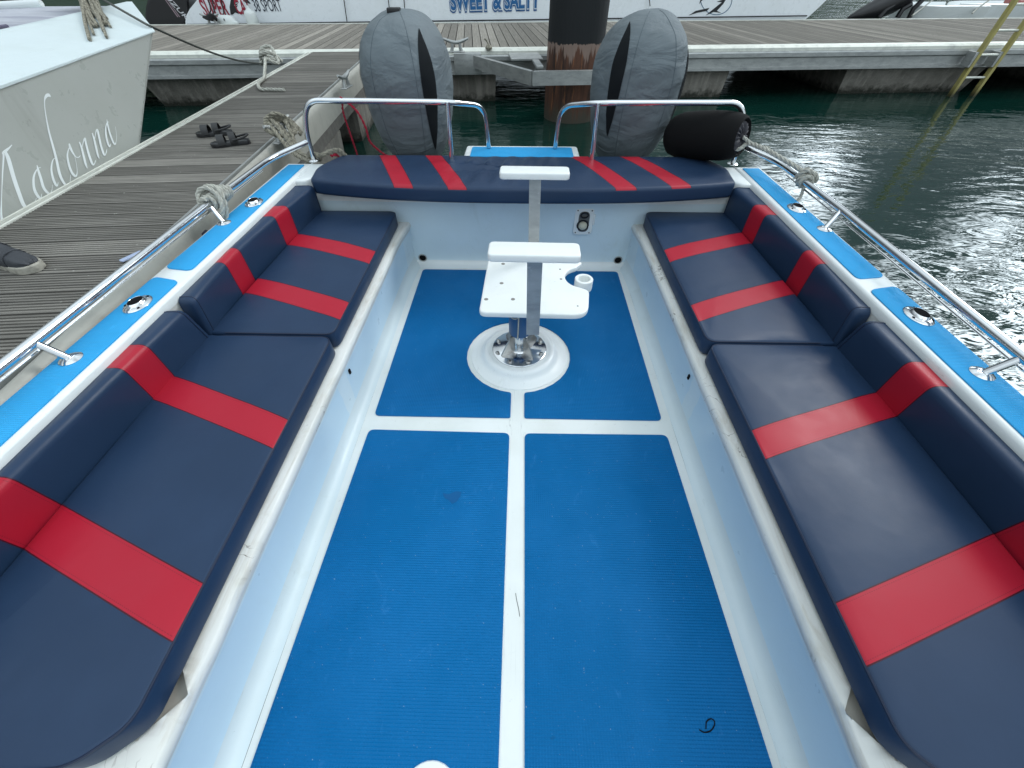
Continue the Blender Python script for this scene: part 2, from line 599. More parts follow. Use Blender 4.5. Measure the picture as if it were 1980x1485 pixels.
def fabric(name, col, wr=0.5):
    m = Mat(name, col, 0.75)
    m.over(m.ramp(m.noise(3.5, 5), 0.35, 0.75, 0, 0.5), tuple(c * 0.72 for c in col))
    m.bump(m.noise(1.0, 4, 0.5, vec=m.map((2.6, 2.6, 6.5), (0, R(40), R(10))), dist=1.0), wr, 0.08)
    m.bump(m.noise(1.0, 3, 0.5, vec=m.map((8, 8, 20), (0, R(-36), 0)), dist=0.8), m.ramp(m.noise(2.5, 2), 0.4, 0.65, 0.02, wr * 0.6), 0.015)
    m.bump(m.noise(1200, 2), 0.12, 0.001)
    return m
cover_grey = fabric('grey_canvas', (0.135, 0.162, 0.178), 0.42)
cover_panel = Mat('black_mesh', (0.010, 0.012, 0.014), 0.9, spec=0.15)
seamm = Mat('grey_seam', (0.085, 0.11, 0.125), 0.8)
fender_blk = Mat('black_fender_cloth', (0.006, 0.006, 0.0065), 0.92, spec=0.2)
fender_blk.bump(fender_blk.noise(700, 2), 0.3, 0.001)
fender_cap = fabric('charcoal_gathered_cloth', (0.035, 0.034, 0.042), 0.4)

def timber(name, c1, c2, axis, pitch, grooves=False):
    """weathered boards; axis = angle of the boards' long side, pitch = board width"""
    m = Mat(name, c1, 0.8, spec=0.25)
    mp = m.n('ShaderNodeMapping', {'Vector': m.pos(), 'Rotation': (0, 0, -axis)}, vector_type='POINT').outputs[0]
    sx = m.n('ShaderNodeSeparateXYZ', {0: mp}).outputs
    bid = m.math('FLOOR', m.math('DIVIDE', sx[1], pitch))
    rnd = m.n('ShaderNodeTexWhiteNoise', {'W': bid}, noise_dimensions='1D').outputs['Value']
    off = m.n('ShaderNodeCombineXYZ', {0: sx[0], 1: m.math('ADD', sx[1], m.math('MULTIPLY', rnd, 40.0)), 2: sx[2]}).outputs[0]
    grain = m.n('ShaderNodeMapping', {'Vector': off, 'Scale': (2.2, 42, 10)}).outputs[0]
    g = m.noise(1.0, 6, 0.65, vec=grain, dist=0.4)
    m.over(m.ramp(g, 0.32, 0.68), c2)
    m.over(m.math('MULTIPLY', rnd, 0.75), tuple(c * 0.45 for c in c1))
    m.over(m.ramp(rnd, 0.30, 0.0, 0, 0.35), tuple(min(1, c * 1.3) for c in c1))
    # grime packed into the joints between boards
    fr = m.math('FRACT', m.math('DIVIDE', sx[1], pitch))
    ed = m.math('MAXIMUM', m.ramp(fr, 0.10, 0.02), m.ramp(fr, 0.90, 0.98))
    m.over(m.math('MULTIPLY', ed, 0.8), tuple(c * 0.28 for c in c1))
    m.over(m.ramp(m.noise(2.3, 5, 0.6), 0.5, 0.8, 0, 0.45), tuple(c * 0.6 for c in c1))
    m.over(m.ramp(m.noise(48, 2, 0.5), 0.735, 0.76, 0, 0.5), (0.42, 0.42, 0.38))
    m.bump(g, 0.35, 0.004)
    return m
wood_finger = timber('grooved_dock_boards', (0.285, 0.268, 0.240), (0.088, 0.083, 0.076), DA, 0.147)
wood_main = timber('weathered_dock_boards', (0.350, 0.325, 0.285), (0.185, 0.170, 0.150), DA + math.pi / 2, 0.147)

def concrete(name, c1, c2):
    m = Mat(name, c1, 0.85)
    m.over(m.ramp(m.noise(4, 6, 0.65), 0.35, 0.7), c2)
    m.over(m.ramp(m.noise(1.0, 5, 0.6, vec=m.map((14, 14, 1.0))), 0.5, 0.7, 0, 0.7), tuple(c * 1.5 for c in c1))
    # weed below the tide mark of the float
    wl = m.math('ADD', m.xyz()[2], m.ramp(m.noise(12, 4), 0.3, 0.7, -0.05, 0.05))
    m.over(m.ramp(wl, 0.12, 0.03, 0, 0.92), (0.012, 0.014, 0.008))
    m.over(m.ramp(m.noise(90, 2), 0.70, 0.74, 0, 0.7), (0.35, 0.35, 0.33))
    m.bump(m.noise(30, 5), 0.5, 0.02)
    return m
conc = concrete('float_concrete', (0.22, 0.205, 0.18), (0.125, 0.115, 0.098))
steel_pile = Mat('rusty_pile', (0.10, 0.042, 0.024), 0.8)
_p = steel_pile
_st = _p.noise(1.0, 6, 0.65, vec=_p.map((9, 9, 1.1)), dist=0.5)
_p.over(_p.ramp(_st, 0.45, 0.62), (0.030, 0.016, 0.012))
_p.over(_p.ramp(_p.noise(1.0, 5, 0.6, vec=_p.map((22, 22, 3))), 0.56, 0.66, 0, 0.9), (0.24, 0.095, 0.038))
_hz = _p.math('ADD', _p.xyz()[2], _p.ramp(_p.noise(1.0, 4, 0.6, vec=_p.map((16, 16, 1.2))), 0.3, 0.7, -0.14, 0.14))
_p.over(_p.math('MULTIPLY', _p.ramp(_hz, 0.755, 0.80), 0.85), (0.25, 0.18, 0.15))
_h2 = _p.math('ADD', _p.xyz()[2], _p.ramp(_p.noise(1.0, 4, 0.6, vec=_p.map((30, 30, 3))), 0.3, 0.7, -0.02, 0.02))
_p.over(_p.ramp(_h2, 0.868, 0.874), (0.008, 0.010, 0.012))
_p.over(_p.ramp(_hz, 0.22, 0.05), (0.055, 0.048, 0.035))
_p.bump(_st, 0.5, 0.02)
yellow = Mat('yellow_fibreglass', (0.42, 0.36, 0.12), 0.55)
yellow.over(yellow.ramp(yellow.noise(8, 5), 0.4, 0.75, 0, 0.6), (0.28, 0.25, 0.12))
yellow.over(yellow.ramp(yellow.xyz()[2], 0.16, 0.02), (0.06, 0.055, 0.025))

water = Mat('sea_water', (0.003, 0.022, 0.017), 0.0)
water.b.inputs['IOR'].default_value = 1.333
_w1 = water.noise(1.0, 3, 0.5, vec=water.map((0.9, 2.1, 1), (0, 0, R(8))), dist=0.6)
_w2 = water.noise(1.0, 3, 0.55, vec=water.map((2.7, 6.2, 1), (0, 0, R(-12))), dist=0.8)
_w3 = water.noise(1.0, 2, 0.5, vec=water.map((9, 19, 1), (0, 0, R(6))))
_calm = water.ramp(water.noise(0.35, 2), 0.35, 0.65, 0.45, 1.0)
_h = water.math('ADD', water.math('MULTIPLY', _w1, 1.0), water.math('ADD', water.math('MULTIPLY', _w2, 0.50), water.math('MULTIPLY', _w3, 0.06)))
_open = water.ramp(water.xyz()[1], 12.0, 15.0, 1.0, 5.0)
water.bump(water.math('MULTIPLY', water.math('MULTIPLY', _h, _calm), _open), 1.0, 0.018)

# ------------------------------------------------------------------ the water
bm = bmesh.new()
vv = [bm.verts.new(p) for p in ((-500, -500, 0), (500, -500, 0), (500, 500, 0), (-500, 500, 0))]
bm.faces.new(vv)
tag(obj('water', bm, water.m, smooth=False), kind='structure')

# unseen dark ridge above the frame, added to darken the water's reflection
added_hillm = Mat('added_hills_green', (0.022, 0.040, 0.022), 0.95)
added_hillm.over(added_hillm.ramp(added_hillm.noise(0.06, 6, 0.65), 0.4, 0.65), (0.045, 0.065, 0.035))
bm = bmesh.new()
rs = []
for k in range(121):
    a = R(-110 + 220 * k / 120)
    d = Vector((math.sin(a), math.cos(a), 0))
    h = 52 + 22 * mnoise.noise(Vector((a * 2.2, 3, 0))) + 6 * mnoise.noise(Vector((a * 14, 9, 0)))
    rs.append([bm.verts.new(d * 290 + Vector((0, 0, -1))), bm.verts.new(d * 310 + Vector((0, 0, h * 0.55))), bm.verts.new(d * 345 + Vector((0, 0, h * 0.9))), bm.verts.new(d * 380 + Vector((0, 0, h))), bm.verts.new(d * 480 + Vector((0, 0, h * 0.4)))])
for a, b in zip(rs, rs[1:]):
    for j in range(4):
        bm.faces.new((a[j], b[j], b[j + 1], a[j + 1]))
tag(obj('added_hills', bm, added_hillm.m), kind='structure')

# ------------------------------------------------------------------ docks
def deck_strip(bm, u0, u1, v0, v1, along_u, pitch, z, ridges=7, gap=0.006, depth=0.006, thick=0.035):
    """boards with square grooves, as one extruded profile"""
    a0, a1 = (v0, v1) if along_u else (u0, u1)
    prof = []
    t = math.floor(a0 / pitch) * pitch
    while t < a1:
        s, e = max(t + gap / 2, a0), min(t + pitch - gap / 2, a1)
        if e - s > 0.02:
            prof.append((s, z - thick))
            w = (e - s) / ridges
            for k in range(ridges):
                x0 = s + k * w
                if k:
                    prof += [(x0, z - depth), (x0 + w * 0.34, z - depth)]
                    prof += [(x0 + w * 0.40, z), (x0 + w * 0.94, z)]
                else:
                    prof += [(x0, z), (x0 + w * 0.94, z)]
            prof[-1] = (e, z)
            prof.append((e, z - thick))
        t += pitch
    def P(a, zz, b):
        return dk(b, a, zz) if along_u else dk(a, b, zz)
    b0, b1 = (u0, u1) if along_u else (v0, v1)
    A = [bm.verts.new(P(a, zz, b0)) for a, zz in prof]
    B = [bm.verts.new(P(a, zz, b1)) for a, zz in prof]
    for i in range(len(prof) - 1):
        bm.faces.new((A[i], A[i + 1], B[i + 1], B[i]))
def prism_uv(bm, prof, u_axis, b0, b1):
    """closed profile (a, z) extruded along the other dock axis"""
    P = (lambda a, z, b: dk(b, a, z)) if u_axis else (lambda a, z, b: dk(a, b, z))
    rings(bm, [[P(a, z, b0) for a, z in prof], [P(a, z, b1) for a, z in prof]])
DZ = 0.68
def float_block(bm, u0, u1, v0, v1, z1=0.40, z0=-0.5, taper=0.06):
    rs = []
    for z, t in ((z0, taper), (z1 - 0.02, 0), (z1, 0.015)):
        rs.append([dk(u0 + t, v0 + t, z), dk(u1 - t, v0 + t, z), dk(u1 - t, v1 - t, z), dk(u0 + t, v1 - t, z)])
    rings(bm, rs)

finger = empty('finger_dock', dk(-1.97, 3.0, 0), 'narrow grooved grey timber finger dock running alongside the blue and white boat', 'dock')
FU0, FU1, FV0, FV1 = -2.42, -1.57, 0.86, 7.86
bm = bmesh.new()
deck_strip(bm, FU0, FU1, FV0, FV1, True, 0.147, DZ, gap=0.010, depth=0.010)
obj('deck_boards', bm, wood_finger.m, finger, smooth=False)
bm = bmesh.new()      # rubbing strake on the boat's side: lip, slot, rounded bar, lower flange
prism_uv(bm, [(FU1 + 0.003, DZ + 0.006), (FU1 + 0.018, DZ + 0.006), (FU1 + 0.018, DZ - 0.2), (FU1 + 0.003, DZ - 0.2)], False, FV0, FV1)
obj('edge_lip', bm, alu.m, finger)
bm = bmesh.new()
c = (FU1 + 0.052, DZ - 0.05)
pr = [(c[0] + 0.034 * math.cos(t), c[1] + 0.056 * math.sin(t)) for t in [math.pi * k / 10 for k in range(11)]]
pr = [(FU1 + 0.092, DZ - 0.11)] + pr + [(FU1 + 0.019, DZ - 0.2), (FU1 + 0.092, DZ - 0.2)]
prism_uv(bm, pr, False, FV0, FV1)
obj('rubbing_strake', bm, rubberish.m, finger)
bm = bmesh.new()
prism_uv(bm, [(FU1 + 0.02, DZ - 0.205), (FU1 + 0.088, DZ - 0.205), (FU1 + 0.088, DZ - 0.30), (FU1 + 0.02, DZ - 0.30)], False, FV0, FV1)
obj('side_beam', bm, alu_grimy.m, finger)
bm = bmesh.new()      # far side: two thin lips with a dark slot between
prism_uv(bm, [(FU0 - 0.020, DZ + 0.005), (FU0 - 0.004, DZ + 0.005), (FU0 - 0.004, DZ - 0.26), (FU0 - 0.020, DZ - 0.26)], False, FV0, FV1)
obj('edge_lip', bm, alu_pale.m, finger)
bm = bmesh.new()
prism_uv(bm, [(FU0 - 0.074, DZ + 0.003), (FU0 - 0.060, DZ + 0.003), (FU0 - 0.060, DZ - 0.26), (FU0 - 0.074, DZ - 0.26)], False, FV0, FV1)
obj('edge_lip', bm, alu_pale.m, finger)
bm = bmesh.new()
prism_uv(bm, [(FU0 - 0.0595, DZ - 0.02), (FU0 - 0.0205, DZ - 0.02), (FU0 - 0.0205, DZ - 0.05), (FU0 - 0.0595, DZ - 0.05)], False, FV0, FV1)
obj('edge_slot', bm, black_plastic.m, finger)
for v0, v1 in ((0.95, 2.4), (3.3, 5.0), (5.9, 7.5)):
    bm = bmesh.new()
    float_block(bm, FU0 + 0.02, FU1 + 0.075, v0, v1, 0.375)
    obj('float', bm, conc.m, finger)

bm = bmesh.new()
prism_uv(bm, [(FV0 - 0.06, DZ - 0.005), (FV0 - 0.004, DZ - 0.005), (FV0 - 0.004, DZ - 0.30), (FV0 - 0.06, DZ - 0.30)], True, FU0 - 0.07, FU1 + 0.09)
obj('end_beam', bm, alu.m, finger)

maind = empty('main_dock', dk(1.0, 10.0, 0), 'wide main dock of weathered grey planks with pale edging crossing behind the boat', 'dock')
MU0, MU1, MV0, MV1 = -14.0, 22.0, 8.10, 11.95
bm = bmesh.new()
deck_strip(bm, MU0, MU1, MV0, MV1, False, 0.147, DZ, ridges=9, depth=0.004, gap=0.017)
obj('deck_boards', bm, wood_main.m, maind, smooth=False)
bm = bmesh.new()      # pale edging on the near side
prism_uv(bm, [(7.90, DZ - 0.02), (7.93, DZ + 0.006), (8.095, DZ + 0.006), (8.095, DZ - 0.06), (7.90, DZ - 0.06)], True, MU0, MU1)
obj('edge_trim', bm, alu_pale.m, maind)
bm = bmesh.new()
prism_uv(bm, [(7.875, DZ - 0.062), (7.865, DZ - 0.08), (7.865, DZ - 0.13), (7.90, DZ - 0.15), (7.90, DZ - 0.255), (7.865, DZ - 0.265), (7.865, DZ - 0.30), (8.05, DZ - 0.30), (8.05, DZ - 0.062)], True, MU0, MU1)
obj('fascia', bm, alu.m, maind, angle=25)
bm = bmesh.new()
prism_uv(bm, [(11.955, DZ - 0.3), (11.955, DZ + 0.010), (12.03, DZ + 0.010), (12.06, DZ - 0.01), (12.06, DZ - 0.3)], True, MU0, MU1)
obj('edge_trim', bm, alu_pale.m, maind)
for u0, u1 in ((-12, -9.6), (-5.2, -3.3), (-0.65, 0.35), (2.4, 4.3), (6.4, 8.95), (11.0, 13.0), (16, 18.5)):
    bm = bmesh.new()
    float_block(bm, u0, u1, 7.98, 11.8, 0.375, taper=0.22 if u0 in (6.4, -5.2) else 0.05)
    obj('float', bm, conc.m, maind)
# pile guide frame bolted to the main dock
bm = bmesh.new()
def beam(bm, p, q, w, h):
    p = Vector(p); q = Vector(q)
    d = (q - p).normalized()
    s_ = Vector((-d.y, d.x, 0)).normalized() * w / 2
    z = Vector((0, 0, h / 2))
    rings(bm, [[p + s_ + z, p - s_ + z, p - s_ - z, p + s_ - z], [q + s_ + z, q - s_ + z, q - s_ - z, q + s_ - z]])
P0 = dk(-0.05, 7.86, 0.56); P1 = dk(0.76, 6.38, 0.56); P2 = dk(2.06, 6.38, 0.56); P3 = dk(2.85, 7.86, 0.56)
beam(bm, P0, P1, 0.07, 0.15)
beam(bm, P1, P2, 0.07, 0.15)
beam(bm, P2, P3, 0.07, 0.15)
box(bm, -0.30, 0.12, 7.70, 7.862, 0.40, 0.66, 0.012, 2, Matrix.Rotation(DA, 4, 'Z'))
box(bm, 0.55, 1.02, 7.30, 7.862, 0.615, 0.645, 0.006, 1, Matrix.Rotation(DA, 4, 'Z'))
box(bm, 0.86, 0.96, 6.75, 7.30, 0.60, 0.635, 0.006, 1, Matrix.Rotation(DA, 4, 'Z'))
box(bm, 0.90, 0.97, 7.22, 7.30, 0.48, 0.612, 0.004, 1, Matrix.Rotation(DA, 4, 'Z'))
obj('pile_guide', bm, alu.m, maind, angle=30)

# steel pile
bm = bmesh.new()
pc = Vector((0.715, 7.02, 0))
lathe(bm, [(0.385, -1.5), (0.385, 0.0), (0.387, 0.45), (0.385, 1.0), (0.385, 4.2), (0.36, 4.24)], pc, 48)
tag(obj('pile', bm, steel_pile.m), 'thick round steel pile, rusty brown below and painted black on top, beside the main dock', 'pile')

# yellow ladder
lad = empty('dock_ladder', dk(8.6, 7.72, 0), 'yellow ladder with pale rungs hanging from the main dock into the water', 'ladder')
for u in (8.36, 8.79):
    bm = bmesh.new()
    t = bmesh.new()
    box(t, u - 0.028, u + 0.028, 7.69, 7.77, -0.9, 1.9, 0.006, 1)
    join(bm, t, Matrix.Rotation(DA, 4, 'Z'))
    obj('rail', bm, yellow.m, lad)
for z in (-0.62, -0.30, -0.02, 0.26, 0.56, 0.86, 1.16, 1.46):
    bm = bmesh.new()
    tube(bm, [dk(8.388, 7.73, z), dk(8.762, 7.73, z)], 0.016, 10)
    obj('rung', bm, (yellow if z < 0.1 else alu_pale).m, lad)
for u in (8.36, 8.79):
    bm = bmesh.new()
    box(bm, u - 0.075, u - 0.030, 7.70, 7.864, 0.40, 0.60, 0.004, 1, Matrix.Rotation(DA, 4, 'Z'))
    obj('bracket', bm, alu.m, lad)

def cleat(loc, rz, label, s=1.0, group=None):
    bm = bmesh.new()
    M = Matrix.Translation(loc) @ Matrix.Rotation(rz, 4, 'Z') @ Matrix.Scale(s, 4)
    t = bmesh.new()
    tube(t, smooth_path([(-0.15, 0, 0.125), (-0.09, 0, 0.105), (-0.03, 0, 0.09), (0.03, 0, 0.09), (0.09, 0, 0.105), (0.15, 0, 0.125)], 4), 0.018, 10, rad=lambda k: 1.0 - 0.45 * abs(2 * k - 1) ** 3)
    for sx in (-0.045, 0.045):
        tube(t, [(sx, 0, 0.092), (sx * 1.0, 0, 0.05), (sx * 1.3, 0, 0.0)], 0.016, 8, rad=lambda k: 0.9 + 0.5 * k)
    box(t, -0.10, 0.10, -0.03, 0.03, 0, 0.012, 0.004, 1)
    join(bm, t, M)
    return tag(obj('cleat', bm, alu.m), label, 'cleat', group)
pc1 = at_z(883, 101, DZ + 0.006)
cleat(pc1, DA, 'bare grey two-horned cleat on the main dock, between the left engine and the pile', 1.25)
pc2 = at_z(671, 170, DZ + 0.006)
cleat(pc2, DA + R(80), 'bare grey cleat on the finger dock edge, just left of the left engine', 1.0)
CL = at_z(549, 272, DZ + 0.006)
cleat(CL, DA + R(75), 'grey cleat buried under coiled rope turns on the finger dock edge', 1.0)
bm = bmesh.new()
pb = at_z(945, 95, DZ + 0.006)
lathe(bm, [(0.05, 0), (0.055, 0.02), (0.03, 0.05), (0.015, 0.055)], pb, 10)
tube(bm, smooth_path([pb + Vector((0, 0, 0.05)), pb + Vector((-0.03, 0, 0.10)), pb + Vector((-0.06, 0, 0.12))], 4), 0.012, 6)
tag(obj('shackle', bm, ropedk.m), 'small dark rusty fitting standing on the pale edge of the main dock', 'shackle')

# ------------------------------------------------------------------ the boat
FL = 0.08
boat = empty('fishing_boat', (0, 0.8, 0), 'open blue and white fishing boat with navy bench seats seen from inside its cockpit', 'boat')
YA, YT = -1.6, 2.60            # cockpit from the forward bulkhead to the transom
bm = bmesh.new()
rings(bm, [[Vector((x, y, FL)) for y in (YA, 0, 1.3, YT + 0.02)] for x in (-0.745, 0.745)], closed=False)
obj('cockpit_floor', bm, floorm.m, boat)

def bench(side):
    """moulded bench: foot fillet, painted front, rolled lip, top, back wall"""
    prof = [(0.745, 0.080, 0), (0.752, 0.081, 2), (0.768, 0.086, 2), (0.780, 0.097, 2), (0.788, 0.115, 2), (0.792, 0.140, 1), (0.790, 0.22, 1), (0.786, 0.30, 1), (0.783, 0.345, 1),
            (0.779, 0.358, 0), (0.772, 0.367, 0), (0.768, 0.378, 0), (0.769, 0.390, 0), (0.774, 0.399, 0), (0.778, 0.4035, 0)]
    base_n = len(prof)
    prof += [(0.0, 0.4055, 0)] * 5
    prof += [(1.10, 0.406, 0), (1.40, 0.406, 0), (1.405, 0.45, 0), (1.405, 0.655, 0)]
    ys = [YA + 0.1 * i for i in range(int((-0.3 - YA) / 0.1))] + [-0.3 + 0.007 * i for i in range(108)] + [0.47 + 0.1 * i for i in range(22)]
    ys = [y for y in ys if y < YT - 0.02] + [YT + 0.05]
    bm = bmesh.new()
    rows = []
    flags = []
    for y in ys:
        e = abs(y - (0.055 if side < 0 else 0.06)) / 0.072      # scooped hand-hold in the lip
        far = max(0.0, (y - 2.2) / 0.4)
        row = []
        fl = []
        x0 = 0.771 + 0.065 * min(e, 1.0)
        dep = 0.030 * max(0.0, min(1.0, (1.06 - e) / 0.10))
        for q, (x, z, mi) in enumerate(prof):
            zz = z
            cut = 0.0
            if base_n <= q < base_n + 5:
                k = q - base_n
                x = x0 + (0.0, 0.003, 0.010, 0.06, 0.14)[k]
                zz = z - dep * (0.0, 0.10, 0.8, 1.0, 1.0)[k]
                cut = 1.0 if (k >= 1 and dep > 0.004) else 0.0
            elif base_n - 2 <= q < base_n:
                x = min(x, x0 - 0.001 * (base_n - q))
            xx = x - 0.03 * far * far * (1 if x < 0.80 else 0)
            w = 0.002 * mnoise.noise(Vector((y * 3, z * 6, side * 5)))
            # hand-laid unevenness of the rolled lip
            if 0.35 < z < 0.403 and x < 0.785:
                w += 0.0035 * mnoise.noise(Vector((y * 9, 2, side * 3)))
            row.append(bm.verts.new((side * (xx + w), y, zz)))
            fl.append(cut > 0.3)
        rows.append(row)
        flags.append(fl)
    for i in range(len(ys) - 1):
        for j in range(len(prof) - 1):
            f = bm.faces.new((rows[i][j], rows[i + 1][j], rows[i + 1][j + 1], rows[i][j + 1]))
            m1, m2 = prof[j][2], prof[j + 1][2]
            f.material_index = 3 if (flags[i][j] or flags[i + 1][j + 1]) else (1 if m1 == m2 == 1 else 2 if (m1 == 2 or m2 == 2) else 0)
    bm.normal_update()
    for f in bm.faces:
        if f.normal.dot(Vector((-side, 0, 1))) < 0:
            f.normal_flip()
    o = obj('bench', bm, [lipm.m, blue_face.m, fillet_m.m, scoop_m.m], boat, angle=78, recalc=False)
    return o
for s_ in (-1, 1):
    bo = bench(s_)
    for y, z in ((1.235, 0.30), (2.42, 0.30)):
        bm = bmesh.new()
        box(bm, s_ * 0.783 - 0.004, s_ * 0.783 + 0.004, y - 0.008, y + 0.008, z - 0.014, z + 0.014, 0.003, 1)
        obj('screw_hole', bm, dark.m, boat)

# transom wall inside the cockpit, its top shelf and foot
bm = bmesh.new()
pf = [(2.515, 0.080), (2.545, 0.083), (2.565, 0.092), (2.575, 0.110), (2.575, 0.13), (2.56, 0.45), (2.552, 0.54), (2.556, 0.565), (2.572, 0.582), (2.60, 0.587), (2.86, 0.587)]
xs = [-1.41 + 0.0705 * i for i in range(41)]
rows = []
for x in xs:
    bow = -0.03 * (1 - (x / 1.41) ** 2)
    rows.append([bm.verts.new((x, y + (bow if 0.3 < z else bow * max(0, (z - 0.08) / 0.22)), z)) for y, z in pf])
for a, b in zip(rows, rows[1:]):
    for j in range(len(pf) - 1):
        f = bm.faces.new((a[j], b[j], b[j + 1], a[j + 1]))
        f.material_index = 1 if 3 <= j <= 5 else 0
obj('transom_wall', bm, [white.m, blue_face.m], boat, angle=60)
for sx in (-1, 1):
    p = Vector((0.712 * sx, 2.571, 0.128))
    bm = bmesh.new()
    lathe(bm, [(0.031, -0.002), (0.031, 0.004), (0.024, 0.0045), (0.023, -0.004)], p, 20, Matrix.Rotation(R(90), 4, 'X'), False, False)
    d = obj('drain', bm, steel_dull.m, boat)
    bm = bmesh.new()
    lathe(bm, [(0.0235, 0.002), (0.0225, 0.003)], p, 20, Matrix.Rotation(R(90), 4, 'X'))
    obj('drain_hole', bm, dark.m, d)
# shower box let into the transom wall
sb = Vector((0.418, 2.535, 0.425))
bm = bmesh.new()
slab(bm, rounded_poly([(-0.062, -0.088), (0.062, -0.088), (0.062, 0.088), (-0.062, 0.088)], 0.025), 0, 0.008, 0.003, 2, Matrix.Translation(sb) @ Matrix.Rotation(R(90), 4, 'X'))
box(bm, sb.x + 0.060, sb.x + 0.072, sb.y - 0.012, sb.y - 0.002, sb.z - 0.02, sb.z + 0.05, 0.003, 1)
fr = obj('shower_box', bm, white.m, boat)
bm = bmesh.new()
slab(bm, rounded_poly([(-0.036, -0.068), (0.036, -0.068), (0.036, 0.068), (-0.036, 0.068)], 0.034), 0.0085, 0.0095, 0, 2, Matrix.Translation(sb) @ Matrix.Rotation(R(90), 4, 'X'))
for dx in (-0.046, 0.046):
    for dz in (-0.074, 0.074):
        lathe(bm, [(0.005, 0.0085), (0.004, 0.011)], sb + Vector((dx, 0, dz)), 10, Matrix.Rotation(R(90), 4, 'X'))
obj('recess', bm, Mat('grey_recess', (0.10, 0.105, 0.105), 0.6).m, fr)
bm = bmesh.new()
t = bmesh.new()
bmesh.ops.create_uvsphere(t, u_segments=16, v_segments=10, radius=0.032)
join(bm, t, Matrix.Translation(sb + Vector((-0.004, -0.018, -0.022))) @ Matrix.Diagonal((0.9, 0.7, 0.85, 1)))
obj('shower_head', bm, Mat('yellowed_plastic', (0.50, 0.49, 0.40), 0.5).m, fr)
bm = bmesh.new()
tube(bm, [sb + Vector((0.024 * math.cos(a), -0.016, 0.045 + 0.016 * math.sin(a))) for a in [math.pi * k / 8 for k in range(17)]], 0.005, 6)
tube(bm, [sb + Vector((-0.004 + 0.037 * math.cos(a), -0.012, -0.022 + 0.033 * math.sin(a))) for a in [math.pi * k / 8 for k in range(17)]], 0.0045, 6)
obj('hose', bm, black_plastic.m, fr)

# forward bulkhead (behind the camera) and outer hull
bm = bmesh.new()
box(bm, -1.40, 1.40, YA - 0.06, YA, FL, 0.66)
obj('bulkhead', bm, white.m, boat)
HT = 0.68
def hull_side(side):
    bm = bmesh.new()
    prof = [(1.404, 0.64), (1.404, 0.668), (1.409, 0.677), (1.418, HT), (1.50, HT), (1.558, HT), (1.5645, 0.677), (1.567, 0.667), (1.565, 0.60), (1.545, 0.585), (1.52, 0.10), (1.42, -0.4)]
    ys = [-3.2, -1.6, -0.5, 0.3, 1.0, 1.7, 2.3, 2.70, 2.79, 2.82]
    rs = []
    for y in ys:
        k = 0.0 if y < 2.75 else (0.006 if y < 2.8 else 0.03)
        rs.append([Vector((side * (x - (k if i > 5 else 0)), y, z - (k * 0.4 if 2 < i < 8 else 0))) for i, (x, z) in enumerate(prof)])
    rings(bm, rs, closed=False)
    # aft end of the side deck
    bm.faces.new([bm.verts.new(p) for p in rs[-1]])
    obj('hull_side', bm, white.m, boat, angle=50)
for s_ in (-1, 1):
    hull_side(s_)
bm = bmesh.new()
box(bm, -1.405, 1.405, 2.82, 2.88, -0.4, 0.580, 0.02, 2)
box(bm, -1.15, -0.55, 2.88, 3.06, 0.0, 0.52, 0.02, 2)
box(bm, 0.55, 1.15, 2.88, 3.06, 0.0, 0.52, 0.02, 2)
obj('transom', bm, white.m, boat)
# corner quadrants closing the cockpit behind the bench cushions
for sx in (-1, 1):
    bm = bmesh.new()
    out = rounded_poly([(sx * 1.409, 2.515), (sx * 1.409, 2.818), (sx * 1.16, 2.818), (sx * 1.20, 2.70), (sx * 1.355, 2.515)], [0, 0, 0.03, 0.05, 0.02])
    slab(bm, out, 0.588, 0.672, 0.012, 3)
    obj('quarter_deck', bm, white.m, boat)
# swim step showing over the stern cushion
bm = bmesh.new()
slab(bm, rounded_poly([(-0.40, 2.90), (0.40, 2.90), (0.40, 3.16), (-0.40, 3.16)], 0.03), 0.60, 0.690, 0.012, 3)
st = obj('swim_step', bm, white.m, boat)
bm = bmesh.new()
slab(bm, rounded_poly([(-0.355, 2.91), (0.355, 2.91), (0.355, 3.115), (-0.355, 3.115)], 0.02), 0.6905, 0.695, 0.002, 2)
obj('step_mat', bm, mat_deck.m, st)

# side-deck matting with rounded gaps
def mat_piece(name, pts, rad, z0, z1, m, parent=boat):
    bm = bmesh.new()
    o = rounded_poly(pts, rad, 5)
    slab(bm, o, z0, z1, 0.0015, 2)
    return obj(name, bm, m, parent)
for s_ in (-1, 1):
    xi, xo = 1.424, 1.552
    mat_piece('deck_mat', [(s_ * xi, -3.0), (s_ * xo, -3.0), (s_ * xo, 1.405), (s_ * xi, 1.375)], 0.03, HT + 0.0005, HT + 0.005, mat_deck.m)
    mat_piece('deck_mat', [(s_ * xi, 1.455), (s_ * xo, 1.475), (s_ * (xo - 0.012), 2.755), (s_ * (xi + 0.012), 2.755)], [0.03, 0.03, 0.004, 0.004], HT + 0.0005, HT + 0.005, mat_deck.m)

